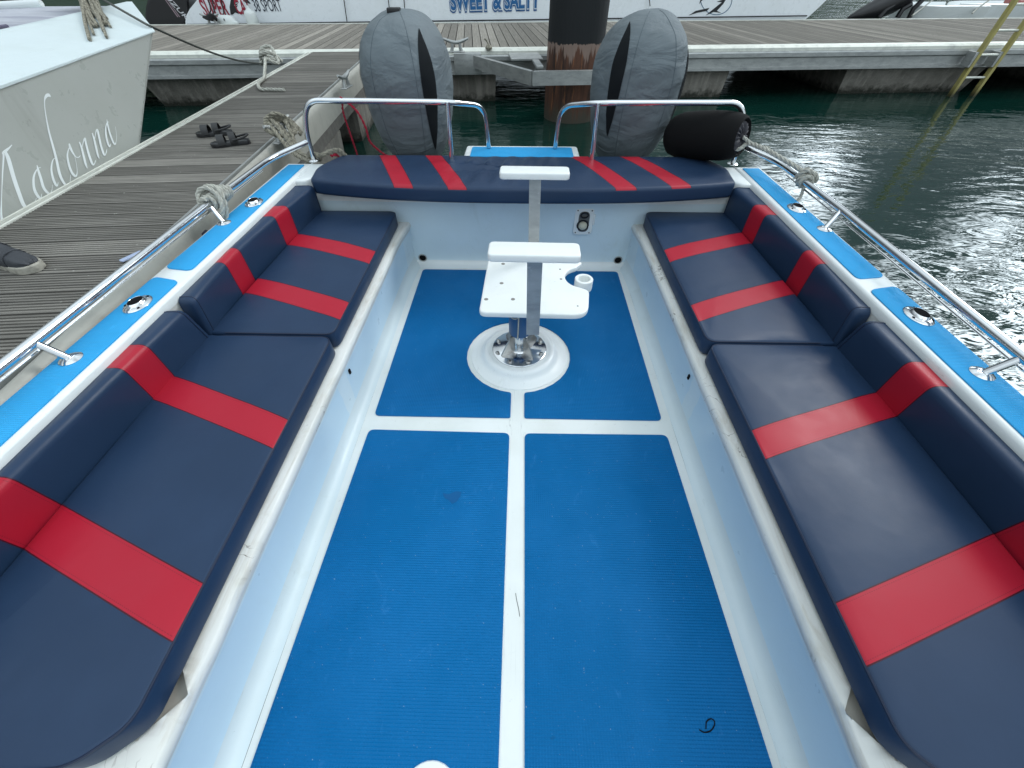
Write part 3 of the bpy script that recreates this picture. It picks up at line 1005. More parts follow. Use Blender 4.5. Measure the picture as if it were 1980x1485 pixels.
# floor matting: four panels
CR, CY = 0.292, 1.600
def arc(a0, a1, n=16):
    return [(CR * math.cos(a0 + (a1 - a0) * k / n), CY + CR * math.sin(a0 + (a1 - a0) * k / n)) for k in range(n + 1)]
for s_ in (-1, 1):
    mat_piece('floor_mat', [(s_ * 0.036, -1.4), (s_ * 0.738, -1.4), (s_ * 0.704, 1.062), (s_ * 0.036, 1.056)], [0.03, 0.03, 0.028, 0.028], FL + 0.0005, FL + 0.006, mat_floor.m)
    a1 = math.asin(0.034 / CR)
    pts = [(s_ * 0.034, 1.146), (s_ * 0.702, 1.146), (s_ * 0.702, 2.484), (s_ * 0.0015, 2.484)]
    ar = arc(math.pi / 2 - 0.005, -math.pi / 2 + a1)
    ar = [(s_ * x, y) for x, y in ar]
    rr = [0.012, 0.028, 0.028, 0.0] + [0.0] * (len(ar) - 1) + [0.012]
    mat_piece('floor_mat', pts + ar, rr, FL + 0.0005, FL + 0.006, mat_floor.m)
bm = bmesh.new()
lathe(bm, [(0.085, 0), (0.083, 0.006), (0.075, 0.009), (0.0, 0.010)], (-0.218, -0.138, FL + 0.006), 32)
obj('hatch_cap', bm, white.m, boat)
# pencilled hook-shaped mark and the wet patch
bm = bmesh.new()
mk = [(1352, 1411), (1362, 1416), (1374, 1413), (1381, 1403), (1381, 1394), (1374, 1390), (1366, 1396), (1365, 1410)]
tube(bm, smooth_path([at_z(x, y, FL + 0.0066) for x, y in mk], 5), 0.0017, 5)
obj('scuff_mark', bm, dark.m, boat)
wet = Mat('wet_patch', (0.0, 0.080, 0.235), 0.4, spec=0.2)
bm = bmesh.new()
bm2 = bmesh.new()
tube(bm2, [at_z(x, y, FL + 0.001) for x, y in ((997, 1147), (999, 1160), (1003, 1178), (1005, 1192))], 0.0008, 4)
obj('scratch', bm2, dark.m, boat)
o2 = [at_z(x, y, 0) for x, y in ((856, 953), (868, 956), (880, 950), (892, 951), (890, 960), (883, 970), (874, 974), (868, 967), (860, 963))]
k0 = (CAMZ - FL - 0.0066) / CAMZ
bm.faces.new([bm.verts.new((p.x * k0, p.y * k0, FL + 0.0068)) for p in o2])
obj('wet_patch', bm, wet.m, boat)

# rod holders sunk in the side decks
def rod_holder(x, y, rz):
    bm = bmesh.new()
    M = Matrix.Translation((x, y, HT + 0.005)) @ Matrix.Rotation(rz, 4, 'Z') @ Matrix.Diagonal((0.82, 1.12, 1, 1))
    lathe(bm, [(0.053, 0), (0.053, 0.003), (0.049, 0.0065), (0.036, 0.009), (0.032, 0.016), (0.028, 0.019), (0.025, 0.016), (0.024, -0.02)], (0, 0, 0), 36, None, False, False)
    bmesh.ops.transform(bm, matrix=M, verts=bm.verts[:])
    o = obj('rod_holder', bm, chrome.m, boat)
    b2 = bmesh.new()
    lathe(b2, [(0.0272, 0.0182), (0.0265, 0.0188)], (0, 0, 0), 24, M)
    for a in (R(70), R(200), R(320)):
        lathe(b2, [(0.0055, 0.006), (0.0053, 0.0088)], (0.043 * math.cos(a), 0.043 * math.sin(a), 0), 10)
    for v in b2.verts[48:]:
        v.co = M @ v.co
    obj('bore', b2, dark.m, o)
for x, y in ((-1.478, 2.148), (-1.482, 1.206), (1.492, 2.142), (1.50, 1.199)):
    rod_holder(x, y, 0)

# side rails, stanchions and stern rails
RZ = 0.762
def stanchion(base, top, parent):
    bm = bmesh.new()
    tube(bm, [base, top], 0.0125, 12)
    lathe(bm, [(0.034, 0), (0.034, 0.003), (0.026, 0.008), (0.015, 0.012)], base, 24)
    obj('stanchion', bm, chrome.m, parent)
for s_ in (-1, 1):
    rl = bmesh.new()
    if s_ < 0:
        pts = [(-1.545, -3.0, RZ), (-1.555, 0.9, RZ), (-1.575, 1.95, RZ), (-1.555, 2.62, RZ + 0.004), (-1.405, 2.845, RZ + 0.03)]
    else:
        pts = [(1.545, -3.0, RZ), (1.555, 0.9, RZ), (1.582, 1.95, RZ), (1.565, 2.62, RZ + 0.004), (1.405, 2.845, RZ + 0.03)]
    tube(rl, fillet(pts, 0.12), 0.0165, 14)
    r_ = obj('side_rail', rl, chrome.m, boat)
    bm = bmesh.new()
    tube(bm, [(s_ * 1.560, -3.0, RZ - 0.036), (s_ * 1.572, 0.9, RZ - 0.036), (s_ * 1.588, 1.95, RZ - 0.036), (s_ * 1.575, 2.5, RZ - 0.03)], 0.0045, 8)
    obj('wire', bm, chrome.m, r_)
    for yb, yt, xb in ((0.90, 0.895, 1.500), (1.905, 1.945, 1.518), (-0.2, -0.2, 1.50)):
        stanchion(Vector((s_ * xb, yb, HT + 0.004)), Vector((s_ * (1.555 if yt < 1 else 1.577), yt, RZ)), r_)
def stern_rail(s_):
    bm = bmesh.new()
    top = 1.010
    pts = [(s_ * 1.405, 2.845, HT), (s_ * 1.395, 2.845, 0.86), (s_ * 1.33, 2.85, top + 0.005), (s_ * 0.46, 2.85, top), (s_ * 0.25, 3.08, 0.945), (s_ * 0.235, 3.08, 0.70)]
    tube(bm, fillet(pts, 0.11, 8), 0.016, 14)
    lathe(bm, [(0.036, 0), (0.036, 0.004), (0.024, 0.010)], (s_ * 1.405, 2.845, HT), 24)
    o = obj('stern_rail', bm, chrome.m, boat)
    bm = bmesh.new()
    tube(bm, [(s_ * 0.458, 2.85, top), (s_ * 0.475, 2.85, 0.58)], 0.0145, 14)
    obj('rail_post', bm, chrome.m, o)
stern_rail(-1)
stern_rail(1)

# ------------------------------------------------------------------ cushions (loose things)
def seat_cushion(name, s_, y0, y1, label, centres, k, chamfer=None, xo=1.3545, xi=0.803, taper=0.0):
    zt, zb = 0.497, 0.410
    pts = [(s_ * xi, y0), (s_ * xo, y0), (s_ * (xo - taper), y1), (s_ * xi, y1)]
    rad = [0.045, 0.02, 0.02, 0.055]
    if chamfer:
        pts = [(s_ * (xi + 0.085), y0 - 0.055), (s_ * xo, y0 - 0.085), (s_ * (xo - taper), y1), (s_ * xi, y1), (s_ * xi, y0 + 0.015)]
        rad = [0.04, 0.02, 0.02, 0.05, 0.035]
    o = rounded_poly(pts, rad, 6)
    if area2([Vector(p) for p in o]) < 0:
        o.reverse()
    m = striped('seat_stripes', lambda m: m.math('ADD', m.xyz()[1], m.math('MULTIPLY', m.math('SUBTRACT', m.math('MULTIPLY', m.xyz()[0], s_), xo), -k)),
                [c for c, h in centres], [h for c, h in centres], zt - 0.0035)
    bm = bmesh.new()
    slab(bm, dense(o, 0.05), zb, zt, 0.014, 4, crown=0.010, both=True)
    # gentle dishing where people sit
    for v in bm.verts:
        if v.co.z > zt - 0.001:
            v.co.z += 0.004 * mnoise.noise(Vector((v.co.x * 4, v.co.y * 4, 1)))
    ob = tag(obj('seat_cushion', bm, m.m, angle=70), label, 'cushion', 'seat cushions along the side benches')
    pp = [Vector((p.x, p.y, zt - 0.005)) for p in inset([Vector(q) for q in dense(o, 0.05)], 0.0035)]
    bm = bmesh.new()
    k0_ = max(range(len(pp)), key=lambda i: abs(pp[i].x) - abs(pp[i].y - (y0 + y1) / 2) * 0.01)
    pp = pp[k0_:] + pp[:k0_]
    pp = [p for p in pp if abs(p.x) < xo - 0.05]
    tube(bm, pp, 0.0034, 6)
    obj('piping', bm, piping.m, ob)
    return ob
def st2(a, b):
    return ((a + b) / 2, (b - a) / 2)
NS = [st2(0.890, 1.010), st2(0.352, 0.480)]
FSL = [st2(2.050, 2.185), st2(1.572, 1.703)]
FSR = [st2(2.130, 2.262), st2(1.622, 1.745)]
seat_cushion('n', -1, -0.015, 1.256, 'long navy seat cushion with two red bands on the left bench, nearest the camera', NS, 0.375, True)
seat_cushion('n', 1, -0.01, 1.246, 'long navy seat cushion with two red bands on the right bench, nearest the camera', [st2(0.87, 0.985), st2(0.325, 0.455)], 0.345, True)
seat_cushion('f', -1, 1.268, 2.50, 'navy seat cushion with two red bands at the stern end of the left bench', FSL, 0.37, taper=0.03)
seat_cushion('f', 1, 1.258, 2.53, 'navy seat cushion with two red bands at the stern end of the right bench', FSR, 0.42, taper=0.03)

def back_cushion(s_, y0, y1, label, centres, dx0=0.0, dx1=0.0, lo0=0.0, lo1=0.0):
    """leaning wedge bolster: section swept along the bench, ends rounded"""
    prof = [(1.368, 0.408), (1.3640, 0.470), (1.3620, 0.520), (1.360, 0.590), (1.359, 0.630), (1.361, 0.642), (1.366, 0.650), (1.373, 0.6545), (1.388, 0.656), (1.399, 0.653), (1.4025, 0.645), (1.403, 0.62), (1.403, 0.408)]
    cx, cz = 1.385, 0.50
    st = []
    n = 5
    r = 0.022
    for k in range(n + 1):
        a = math.pi / 2 * k / n
        st.append((y0 + r * (1 - math.cos(a)), math.sin(a)))
    mid = [(y0 + r + (y1 - y0 - 2 * r) * i / 16, 1.0) for i in range(1, 16)]
    st += mid
    for k in range(n, -1, -1):
        a = math.pi / 2 * k / n
        st.append((y1 - r * (1 - math.cos(a)), math.sin(a)))
    bm = bmesh.new()
    rs = []
    for y, e in st:
        t = (y - y0) / (y1 - y0)
        dx = dx0 * (1 - min(1, t / 0.4)) ** 2 + dx1 * max(0, (t - 0.3) / 0.7) ** 1.5
        ins = r * (1 - e)
        row = []
        for x, z in prof:
            wx = x
            # inner faces come forward by dx
            if x < 1.39:
                wx -= dx
            ddx = -ins if wx > cx - dx else ins
            zz = z - (ins if z > 0.6 else 0)
            if x < 1.38:
                wx += ins
            elif x > 1.395:
                wx -= ins * 0.2
            low = max(0.0, (0.655 - zz) / 0.155)
            yo = -lo0 * low * max(0.0, 1 - t * 6) + lo1 * low * max(0.0, 1 - (1 - t) * 6)
            row.append(Vector((s_ * wx, y + yo, zz + 0.0025 * mnoise.noise(Vector((y * 5, x * 3, 4))) * e)))
        rs.append(row)
    rings(bm, rs)
    m = striped('back_stripes', lambda m: m.xyz()[1], [c for c, h in centres], [h for c, h in centres])
    ob = tag(obj('back_cushion', bm, m.m, angle=60), label, 'cushion', 'back cushions along the side benches')
    for q in (n, len(rs) - 1 - n):
        bm = bmesh.new()
        tube(bm, rs[q][1:11], 0.0022, 5)
        obj('seam', bm, piping.m, ob)
    return ob
back_cushion(-1, -0.35, 1.225, 'long navy back cushion with red bands on the left bench, nearest the camera', [st2(0.890, 1.008), st2(0.352, 0.480)], 0, 0.030, 0, 0.030)
back_cushion(1, -0.35, 1.218, 'long navy back cushion with red bands on the right bench, nearest the camera', [st2(0.868, 0.982), st2(0.325, 0.455)], 0, 0.030, 0, 0.030)
back_cushion(-1, 1.282, 2.50, 'shorter navy back cushion with red bands at the stern end of the left bench', [st2(2.050, 2.185), st2(1.572, 1.703)], 0.028, 0.075, 0.022, 0)
back_cushion(1, 1.272, 2.53, 'shorter navy back cushion with red bands at the stern end of the right bench', [st2(2.13, 2.262), st2(1.622, 1.745)], 0.028, 0.060, 0.022, 0)

# stern cushion: wide, front edge bowed towards the camera
zt, zb = 0.692, 0.600
fr_ = []
for i in range(33):
    x = -1.300 + 2.600 * i / 32
    fr_.append((x, 2.362 + 0.125 * abs(x / 1.30) ** 2.6))
pts = fr_ + [(1.335, 2.75), (1.24, 2.955), (-1.24, 2.945), (-1.335, 2.70)]
o = rounded_poly(pts, [0.035] + [0] * 31 + [0.035, 0.06, 0.06, 0.06, 0.06], 5)
mst = striped('stern_stripes', lambda m: m.math('ADD', m.xyz()[0], m.math('MULTIPLY', m.math('SUBTRACT', m.xyz()[1], 2.40), 0.42)), [-0.703, -0.388, 0.612, 0.960], [0.056, 0.055, 0.064, 0.064], zt - 0.012)
bm = bmesh.new()
o = dense(o, 0.03)
slab(bm, o, zb, zt, 0.022, 5, both=True)
big = [f for f in bm.faces if f.normal.z > 0.5 or len(f.verts) > 20]
bm.normal_update()
topf = max((f for f in bm.faces if len(f.verts) > 20), key=lambda f: sum(v.co.z for v in f.verts) / len(f.verts))
rim = [v.co.copy() for v in topf.verts]
bm.faces.remove(topf)
# crowned top with drag wrinkles in the middle
cx, cy = 0.0, 2.66
prev = [min(bm.verts, key=lambda v, p=p: (v.co - p).length) for p in rim]
for t_ in [1 - 0.04 * i for i in range(1, 25)]:
    cur = []
    for p in rim:
        x = cx + (p.x - cx) * (t_ * 0.5 + 0.5 * t_) ; y = cy + (p.y - cy) * t_
        h = 0.012 * (1 - t_ ** 2)
        wq = math.exp(-((x + 0.12) / 0.30) ** 2)
        wr = wq * 0.012 * math.sin(52 * (x + 0.10 * math.sin(3.5 * y)) + 7 * (y - 2.6)) * min(1, (1 - t_) * 3.5)
        wr += 0.003 * mnoise.noise(Vector((x * 4, y * 5, 2)))
        cur.append(bm.verts.new((x, y, zt + h + wr)))
    for i in range(len(rim)):
        j = (i + 1) % len(rim)
        try:
            bm.faces.new((prev[i], prev[j], cur[j], cur[i]))
        except ValueError:
            pass
    prev = cur
bm.faces.new(prev)
tag(obj('stern_cushion', bm, mst.m, angle=60), 'wide navy sunpad cushion with four slanted red bands lying across the stern', 'cushion')

# ------------------------------------------------------------------ fighting chair
CX, CYY = 0.005, 1.60
chair = empty('fighting_chair', (CX, CYY, FL), 'white swivel fishing chair with two armrests standing on a steel pedestal in the cockpit', 'chair')
bm = bmesh.new()
lathe(bm, [(0.270, 0.0005), (0.268, 0.004), (0.225, 0.010), (0.212, 0.018), (0.204, 0.034), (0.196, 0.046), (0.182, 0.053), (0.168, 0.050), (0.158, 0.046), (0.0, 0.046)], (CX, CYY, FL), 64)
obj('mounting_ring', bm, white.m, chair)
bm = bmesh.new()
lathe(bm, [(0.150, 0.0465), (0.150, 0.054), (0.147, 0.056), (0.0, 0.056)], (CX, CYY, FL), 56)
bp = obj('base_plate', bm, chrome.m, chair)
for k in range(8):
    a = R(22.5 + 45 * k)
    bm = bmesh.new()
    lathe(bm, [(0.011, 0.0562), (0.011, 0.064), (0.008, 0.067), (0, 0.0672)], (CX + 0.130 * math.cos(a), CYY + 0.130 * math.sin(a), FL), 6)
    obj('bolt', bm, steel_dull.m, bp)
for k in range(4):
    a = R(38 + 90 * k)
    bm = bmesh.new()
    t = bmesh.new()
    pr = [(0.038, 0.0562), (0.122, 0.0562), (0.122, 0.066), (0.062, 0.160), (0.038, 0.160)]
    rings(t, [[Vector((x, -0.004, z)) for x, z in pr], [Vector((x, 0.004, z)) for x, z in pr]])
    join(bm, t, Matrix.Translation((CX, CYY, FL)) @ Matrix.Rotation(a, 4, 'Z'))
    obj('gusset', bm, steel_dull.m, bp, smooth=False)
bm = bmesh.new()
lathe(bm, [(0.052, 0.0562), (0.044, 0.064), (0.0425, 0.07), (0.0425, 0.36), (0.0, 0.36)], (CX, CYY, FL), 36)
obj('pedestal', bm, chrome.m, chair)
bm = bmesh.new()
lathe(bm, [(0.044, 0.172), (0.056, 0.170), (0.058, 0.178), (0.0585, 0.378), (0.050, 0.382)], (CX, CYY, FL), 36)
obj('sleeve', bm, sleeve_blue.m, chair)
bm = bmesh.new()
pq = Vector((CX - 0.010, CYY - 0.060, FL + 0.335))
tube(bm, [pq + Vector((-0.016 + 0.022 * math.cos(a), -0.004, -0.01 + 0.022 * math.sin(a))) for a in [math.pi * k / 9 for k in range(8, 21)]], 0.0032, 6)
tube(bm, smooth_path([pq + Vector((0.004, 0.0, 0.05)), pq + Vector((0.010, -0.006, 0.012)), pq + Vector((0.004, -0.006, -0.02)), pq + Vector((0.002, -0.003, -0.10)), pq + Vector((0.0, -0.002, -0.158))], 4), 0.0035, 6)
obj('pin_cord', bm, ropem.m, chair)
bm = bmesh.new()
lathe(bm, [(0.010, 0.0), (0.011, 0.012), (0.004, 0.016)], pq + Vector((-0.014, 0.006, 0.010)), 12, Matrix.Rotation(R(90), 4, 'X'))
obj('locking_pin', bm, chrome.m, chair)
# seat board with its bite for the rod cup
SZ = 0.478
nc = Vector((0.335, 1.775))
bite = [(nc.x + 0.098 * math.cos(a), nc.y + 0.098 * math.sin(a)) for a in [R(252) - R(142) * k / 14 for k in range(15)]]
pts = [(-0.190, 1.462), (0.322, 1.452), (0.350, 1.655)] + bite + [(0.350, 1.93), (-0.176, 1.945)]
o = rounded_poly(pts, [0.035, 0.075, 0.05] + [0.0] + [0] * 13 + [0.012] + [0.03, 0.03], 6)
bm = bmesh.new()
slab(bm, o, SZ - 0.030, SZ, 0.008, 3, both=True)
seat = obj('seat', bm, white_plastic.m, chair)
screwm = Mat('grey_screw', (0.22, 0.21, 0.19), 0.5)
for x, y, r in ((-0.091, 1.895, 0.0105), (-0.092, 1.707, 0.0105), (-0.161, 1.566, 0.0105), (-0.031, 1.569, 0.0105), (0.215, 1.847, 0.006), (0.214, 1.752, 0.007), (0.279, 1.521, 0.005)):
    bm = bmesh.new()
    lathe(bm, [(r, 0.0002), (r * 0.9, 0.0008)], (x, y, SZ), 14)
    obj('screw_hole', bm, screwm.m, seat)
bm = bmesh.new()
lathe(bm, [(0.062, 0.0), (0.062, 0.05), (0.0, 0.05)], (CX, CYY, FL + 0.318), 24)
box(bm, -0.15, 0.16, 1.50, 1.88, SZ - 0.050, SZ - 0.0305, 0.004, 1)
obj('seat_mount', bm, alu.m, chair)
bm = bmesh.new()
cup = (0.332, 1.748, SZ - 0.055)
lathe(bm, [(0.030, -0.06), (0.034, -0.055), (0.036, 0.0), (0.046, 0.004), (0.047, 0.010), (0.047, 0.060), (0.044, 0.063), (0.034, 0.063), (0.031, 0.060), (0.030, 0.02), (0.0, 0.02)], cup, 32)
box(bm, 0.20, 0.30, 1.725, 1.765, SZ - 0.075, SZ - 0.052, 0.006, 1)
obj('rod_cup', bm, white_plastic.m, chair)
def armrest(y, zt, yb, zb, xc, rad):
    bm = bmesh.new()
    t = bmesh.new()
    slab(t, rounded_poly([(-0.165, -0.050), (0.165, -0.050), (0.165, 0.050), (-0.165, 0.050)], rad), -0.030, 0.0, 0.007, 3, both=True)
    join(bm, t, Matrix.Translation((xc, y, zt)) @ Matrix.Rotation(R(-1), 4, 'Z'))
    ar = obj('armrest', bm, white_plastic.m, chair)
    # channel-section post: web and two flanges
    bm = bmesh.new()
    a = Vector((xc + 0.004, y, zt - 0.031)); b = Vector((xc + 0.012, yb, zb))
    w, d, th = 0.028, 0.016, 0.004
    sec = [(-w, -d), (w, -d), (w, d), (w - th, d), (w - th, -d + th), (-w + th, -d + th), (-w + th, d), (-w, d)]
    rings(bm, [[p + Vector((q[0], q[1], 0)) for q in sec] for p in (a, b)])
    obj('arm_post', bm, alu.m, ar, angle=20)
armrest(1.285, 0.895, 1.330, 0.47, 0.050, 0.022)
armrest(1.975, 0.925, 1.950, 0.455, 0.062, 0.022)

# ------------------------------------------------------------------ outboards under grey covers
def spow(v, e):
    return math.copysign(abs(v) ** e, v)
def engine(cx, label, panels, lean):
    cy, cz = 3.44, 1.045
    hx, hy, hu, hd = 0.300, 0.42, 0.345, 0.60
    e = empty('outboard_engine', (cx, cy, 0.0), label, 'outboard', 'twin outboards under grey covers')
    def P(a, p, off=0.0):
        """a: angle from the bow side (-Y) towards +X; p: -90..90 elevation"""
        h = hu if p > 0 else hd
        r = spow(math.cos(p), 0.88)
        w = 1.0 if p > 0 else 1.0
        x = (hx + off) * r * spow(math.sin(a), 0.86)
        y = -(hy + off) * r * spow(math.cos(a), 0.86)
        z = (h + off) * spow(math.sin(p), 0.95)
        # folds in the canvas
        q = Vector((x * 3.4 + cx * 9, y * 3.4, z * 3.0 + 0.9 * x))
        f = 0.012 * mnoise.noise(q) + 0.006 * mnoise.noise(q * 2.7)
        f += 0.0035 * math.sin(46 * (z + 0.75 * x * (1 if cx < 0 else -1)) + 5 * mnoise.noise(q)) * max(0, math.cos(a)) * (0.5 + 0.5 * mnoise.noise(q * 0.8))
        v = Vector((x, y, z))
        v += v.normalized() * f if v.length > 0 else Vector()
        return Vector((cx + v.x + lean * v.z, cy + v.y - 0.10 * v.z, cz + v.z))
    bm = bmesh.new()
    NA, NP = 96, 64
    rs = []
    for i in range(NP + 1):
        p = -math.pi * 0.40 + (math.pi * 0.40 + math.pi / 2 - 0.03) * i / NP
        rs.append([P(2 * math.pi * k / NA, p) for k in range(NA)])
    rings(bm, rs)
    cov = obj('cover', bm, cover_grey.m, e, angle=80)
    for (xb, xt, p0, p1, wid) in panels:
        bm = bmesh.new()
        n, k = 30, 6
        row = []
        sg = 1 if xb > 0 else -1
        for i in range(n + 1):
            t = i / n
            p = p0 + (p1 - p0) * t
            xx = abs(xb + (xt - xb) * t) / (hx * spow(math.cos(p), 0.88))
            a_ = math.asin(min(0.97, xx) ** (1 / 0.86))
            w = wid * math.sin(math.pi * t) ** 0.75
            row.append([bm.verts.new(P(sg * (a_ + w * j / k), p, 0.0035)) for j in range(k + 1)])
        for i in range(n):
            for j in range(k):
                bm.faces.new((row[i][j], row[i][j + 1], row[i + 1][j + 1], row[i + 1][j]))
        obj('mesh_panel', bm, cover_panel.m, cov)
    # sewn seams
    for a0 in (-24, 24):
        bm = bmesh.new()
        tube(bm, [P(R(a0), -1.2 + 2.6 * i / 50, 0.0) for i in range(51)], 0.0020, 5)
        obj('seam', bm, seamm.m, cov)
    # leg and bracket into the water
    bm = bmesh.new()
    box(bm, cx - 0.10, cx + 0.10, cy - 0.16, cy + 0.14, -0.9, 0.62, 0.03, 3)
    box(bm, cx - 0.14, cx + 0.14, 3.06, cy - 0.10, 0.20, 0.56, 0.02, 2)
    obj('midsection', bm, black_plastic.m, e)
    return e, P
eL, PL = engine(-0.815, 'outboard under a grey canvas cover with one black mesh slit, left of the rusty pile',
                [(0.172, 0.160, -0.72, 0.88, 0.36), (-0.288, -0.24, -0.75, 0.70, 0.10)], 0.02)
bm = bmesh.new()
pk = PL(R(-15), 1.45)
box(bm, pk.x - 0.035, pk.x + 0.045, pk.y - 0.03, pk.y + 0.03, pk.z - 0.01, pk.z + 0.018, 0.006, 2)
obj('vent_cap', bm, black_plastic.m, eL)
eR, PR = engine(0.800, 'outboard under grey canvas cover with black slits on both sides, right of rusty pile',
                [(-0.185, -0.150, -0.50, 1.02, 0.34), (0.235, 0.225, -0.70, 0.62, 0.20)], 0.02)

# ------------------------------------------------------------------ fenders and ropes
fc = at_y(1366, 263, 2.93)
bm = bmesh.new()
t = bmesh.new()
prof = [(0.03, -0.265), (0.085, -0.250), (0.125, -0.215), (0.146, -0.16), (0.152, -0.06), (0.152, 0.06), (0.148, 0.14), (0.138, 0.20), (0.122, 0.236), (0.108, 0.246), (0.100, 0.240), (0.094, 0.225)]
lathe(t, prof, (0, 0, 0), 40, None, True, False)
for v in t.verts:
    v.co += v.co.normalized() * 0.004 * mnoise.noise(v.co * 9)
FM = Matrix.Translation(fc + Vector((-0.015, 0.0, 0.0))) @ Matrix.Rotation(R(-47), 4, 'Z') @ Matrix.Rotation(R(80), 4, 'Y') @ Matrix.Diagonal((0.90, 0.90, 1.0, 1))
join(bm, t, FM)
fen = tag(obj('fender', bm, fender_blk.m, angle=70), 'fat black cloth-covered fender resting on the stern corner beside the right engine', 'fender')
bm = bmesh.new()
rs = []
for i, (r, z) in enumerate(((0.098, 0.222), (0.085, 0.236), (0.060, 0.243), (0.036, 0.240), (0.020, 0.232), (0.013, 0.238), (0.012, 0.25))):
    ring = []
    for k in range(60):
        a = 2 * math.pi * k / 60
        f = 0.007 * math.sin(15 * a + math.sin(3 * a)) * (0.25 if i == 0 else 1 if i < 4 else 0.4)
        ring.append(FM @ Vector((r * math.cos(a), r * math.sin(a), z + f)))
    rs.append(ring)
rings(bm, rs, True, False, True)
obj('gathered_end', bm, fender_cap.m, fen)
fe = FM @ Vector((0, 0, 0.245))
K2 = Vector((1.580, 2.33, RZ))
bm = bmesh.new()
mid = fe.lerp(K2, 0.45) + Vector((0.01, 0, 0.015))
rope(bm, [fe + Vector((-0.05, -0.01, -0.06)), fe + Vector((0.0, -0.02, -0.06)), fe + Vector((0.05, -0.02, -0.03)), mid, K2 + Vector((-0.005, 0.05, 0.035)), K2 + Vector((0.0, 0.0, 0.04))], 0.0125)
rope(bm, [fe + Vector((0.00, 0, 0.0)), fe + Vector((0.03, -0.01, -0.015)), fe + Vector((0.07, -0.04, -0.035)), mid + Vector((0.01, 0.06, 0.006))], 0.010)
def hitch(bm, c, axis, turns, r, rr, sp, ph=0.0):
    """rope turns round a bar"""
    ax = Vector(axis).normalized()
    n1 = ax.cross(Vector((0, 0, 1))).normalized()
    n2 = n1.cross(ax)
    pts = []
    N = int(turns * 14)
    for i in range(N + 1):
        a = 2 * math.pi * i / 14 + ph
        pts.append(Vector(c) + ax * (sp * i / 14 - sp * turns / 2) + (n1 * math.cos(a) + n2 * math.sin(a)) * rr)
    rope(bm, pts, r, smoothn=0)
axR = Vector((0.02, -1, 0))
hitch(bm, K2, axR, 2.6, 0.0115, 0.029, 0.026)
rope(bm, [K2 + Vector((-0.035, 0.02, 0.02)), K2 + Vector((-0.01, 0.0, 0.052)), K2 + Vector((0.035, -0.03, 0.035)), K2 + Vector((0.05, -0.015, 0.0)), K2 + Vector((0.02, 0.03, 0.045)), K2 + Vector((-0.02, 0.045, 0.03))], 0.0115)
rope(bm, [K2 + Vector((0.0, -0.03, -0.03)), K2 + Vector((-0.012, -0.06, -0.06)), K2 + Vector((-0.03, -0.075, -0.10)), K2 + Vector((-0.035, -0.07, -0.16))], 0.009)
tag(obj('fender_rope', bm, ropem.m), 'pale rope running from the black fender and hitched round the right side rail', 'rope')

# knot on the left rail with the dark fender hanging under it
K1 = Vector((-1.576, 2.02, RZ))
axL = Vector((-0.02, 1, 0))
bm = bmesh.new()
hitch(bm, K1 + Vector((0, 0.055, 0)), axL, 4.2, 0.0105, 0.030, 0.019)
hitch(bm, K1 + Vector((0, -0.06, 0.0)), axL, 2.2, 0.011, 0.030, 0.024, 1.0)
rope(bm, [K1 + Vector((-0.035, -0.085, 0.0)), K1 + Vector((-0.04, -0.05, 0.045)), K1 + Vector((0.0, -0.03, 0.062)), K1 + Vector((0.045, -0.04, 0.03)), K1 + Vector((0.055, -0.065, -0.02)), K1 + Vector((0.03, -0.085, -0.07))], 0.0115)
rope(bm, [K1 + Vector((-0.045, -0.06, 0.01)), K1 + Vector((-0.025, -0.02, 0.055)), K1 + Vector((0.02, 0.0, 0.055)), K1 + Vector((0.05, -0.02, 0.01)), K1 + Vector((0.05, -0.05, -0.05)), K1 + Vector((0.01, -0.09, -0.14))], 0.0115)
rope(bm, [K1 + Vector((-0.03, -0.03, 0.03)), K1 + Vector((0.0, 0.02, 0.05)), K1 + Vector((0.035, 0.01, 0.02)), K1 + Vector((0.02, -0.04, -0.06)), K1 + Vector((-0.01, -0.06, -0.20))], 0.010)
tag(obj('rope_hitch', bm, ropem.m), 'tight bundle of pale rope turns knotted round the left side rail at a stanchion', 'rope')
bm = bmesh.new()
lathe(bm, [(0.02, 0.62), (0.05, 0.59), (0.095, 0.53), (0.100, 0.30), (0.09, 0.12), (0.03, 0.06)], (-1.685, 1.94, 0), 28)
tag(obj('fender', bm, fabric('dark_navy_cloth', (0.018, 0.016, 0.034), 0.4).m, angle=70), 'dark navy fender hanging in the gap between the boat and the finger dock', 'fender')

# mooring line: dock cleat to the left stern
cb = CL + Vector((0, 0, 0))
ex = Vector((-1.43, 2.84, 0.675))
bm = bmesh.new()
axc = Vector((math.cos(DA + R(75)), math.sin(DA + R(75)), 0))
side_ = Vector((axc.y, -axc.x, 0))
for k in range(4):
    dd = side_ * (0.02 * k - 0.03)
    rope(bm, [cb - axc * (0.10 - 0.01 * k) + Vector((0, 0, 0.11 + 0.012 * k)) - side_ * 0.035, cb + Vector((0, 0, 0.135 + 0.012 * k)) + dd * 0.4, cb + axc * (0.085 + 0.01 * k) + Vector((0, 0, 0.09)) + side_ * 0.045, cb + axc * 0.03 + Vector((0, 0, 0.045)) + side_ * (0.06 + 0.01 * k), cb - axc * 0.10 + Vector((0, 0, 0.06)) + side_ * 0.045, cb - axc * 0.135 + Vector((0, 0, 0.11)) - side_ * 0.01], 0.0145)
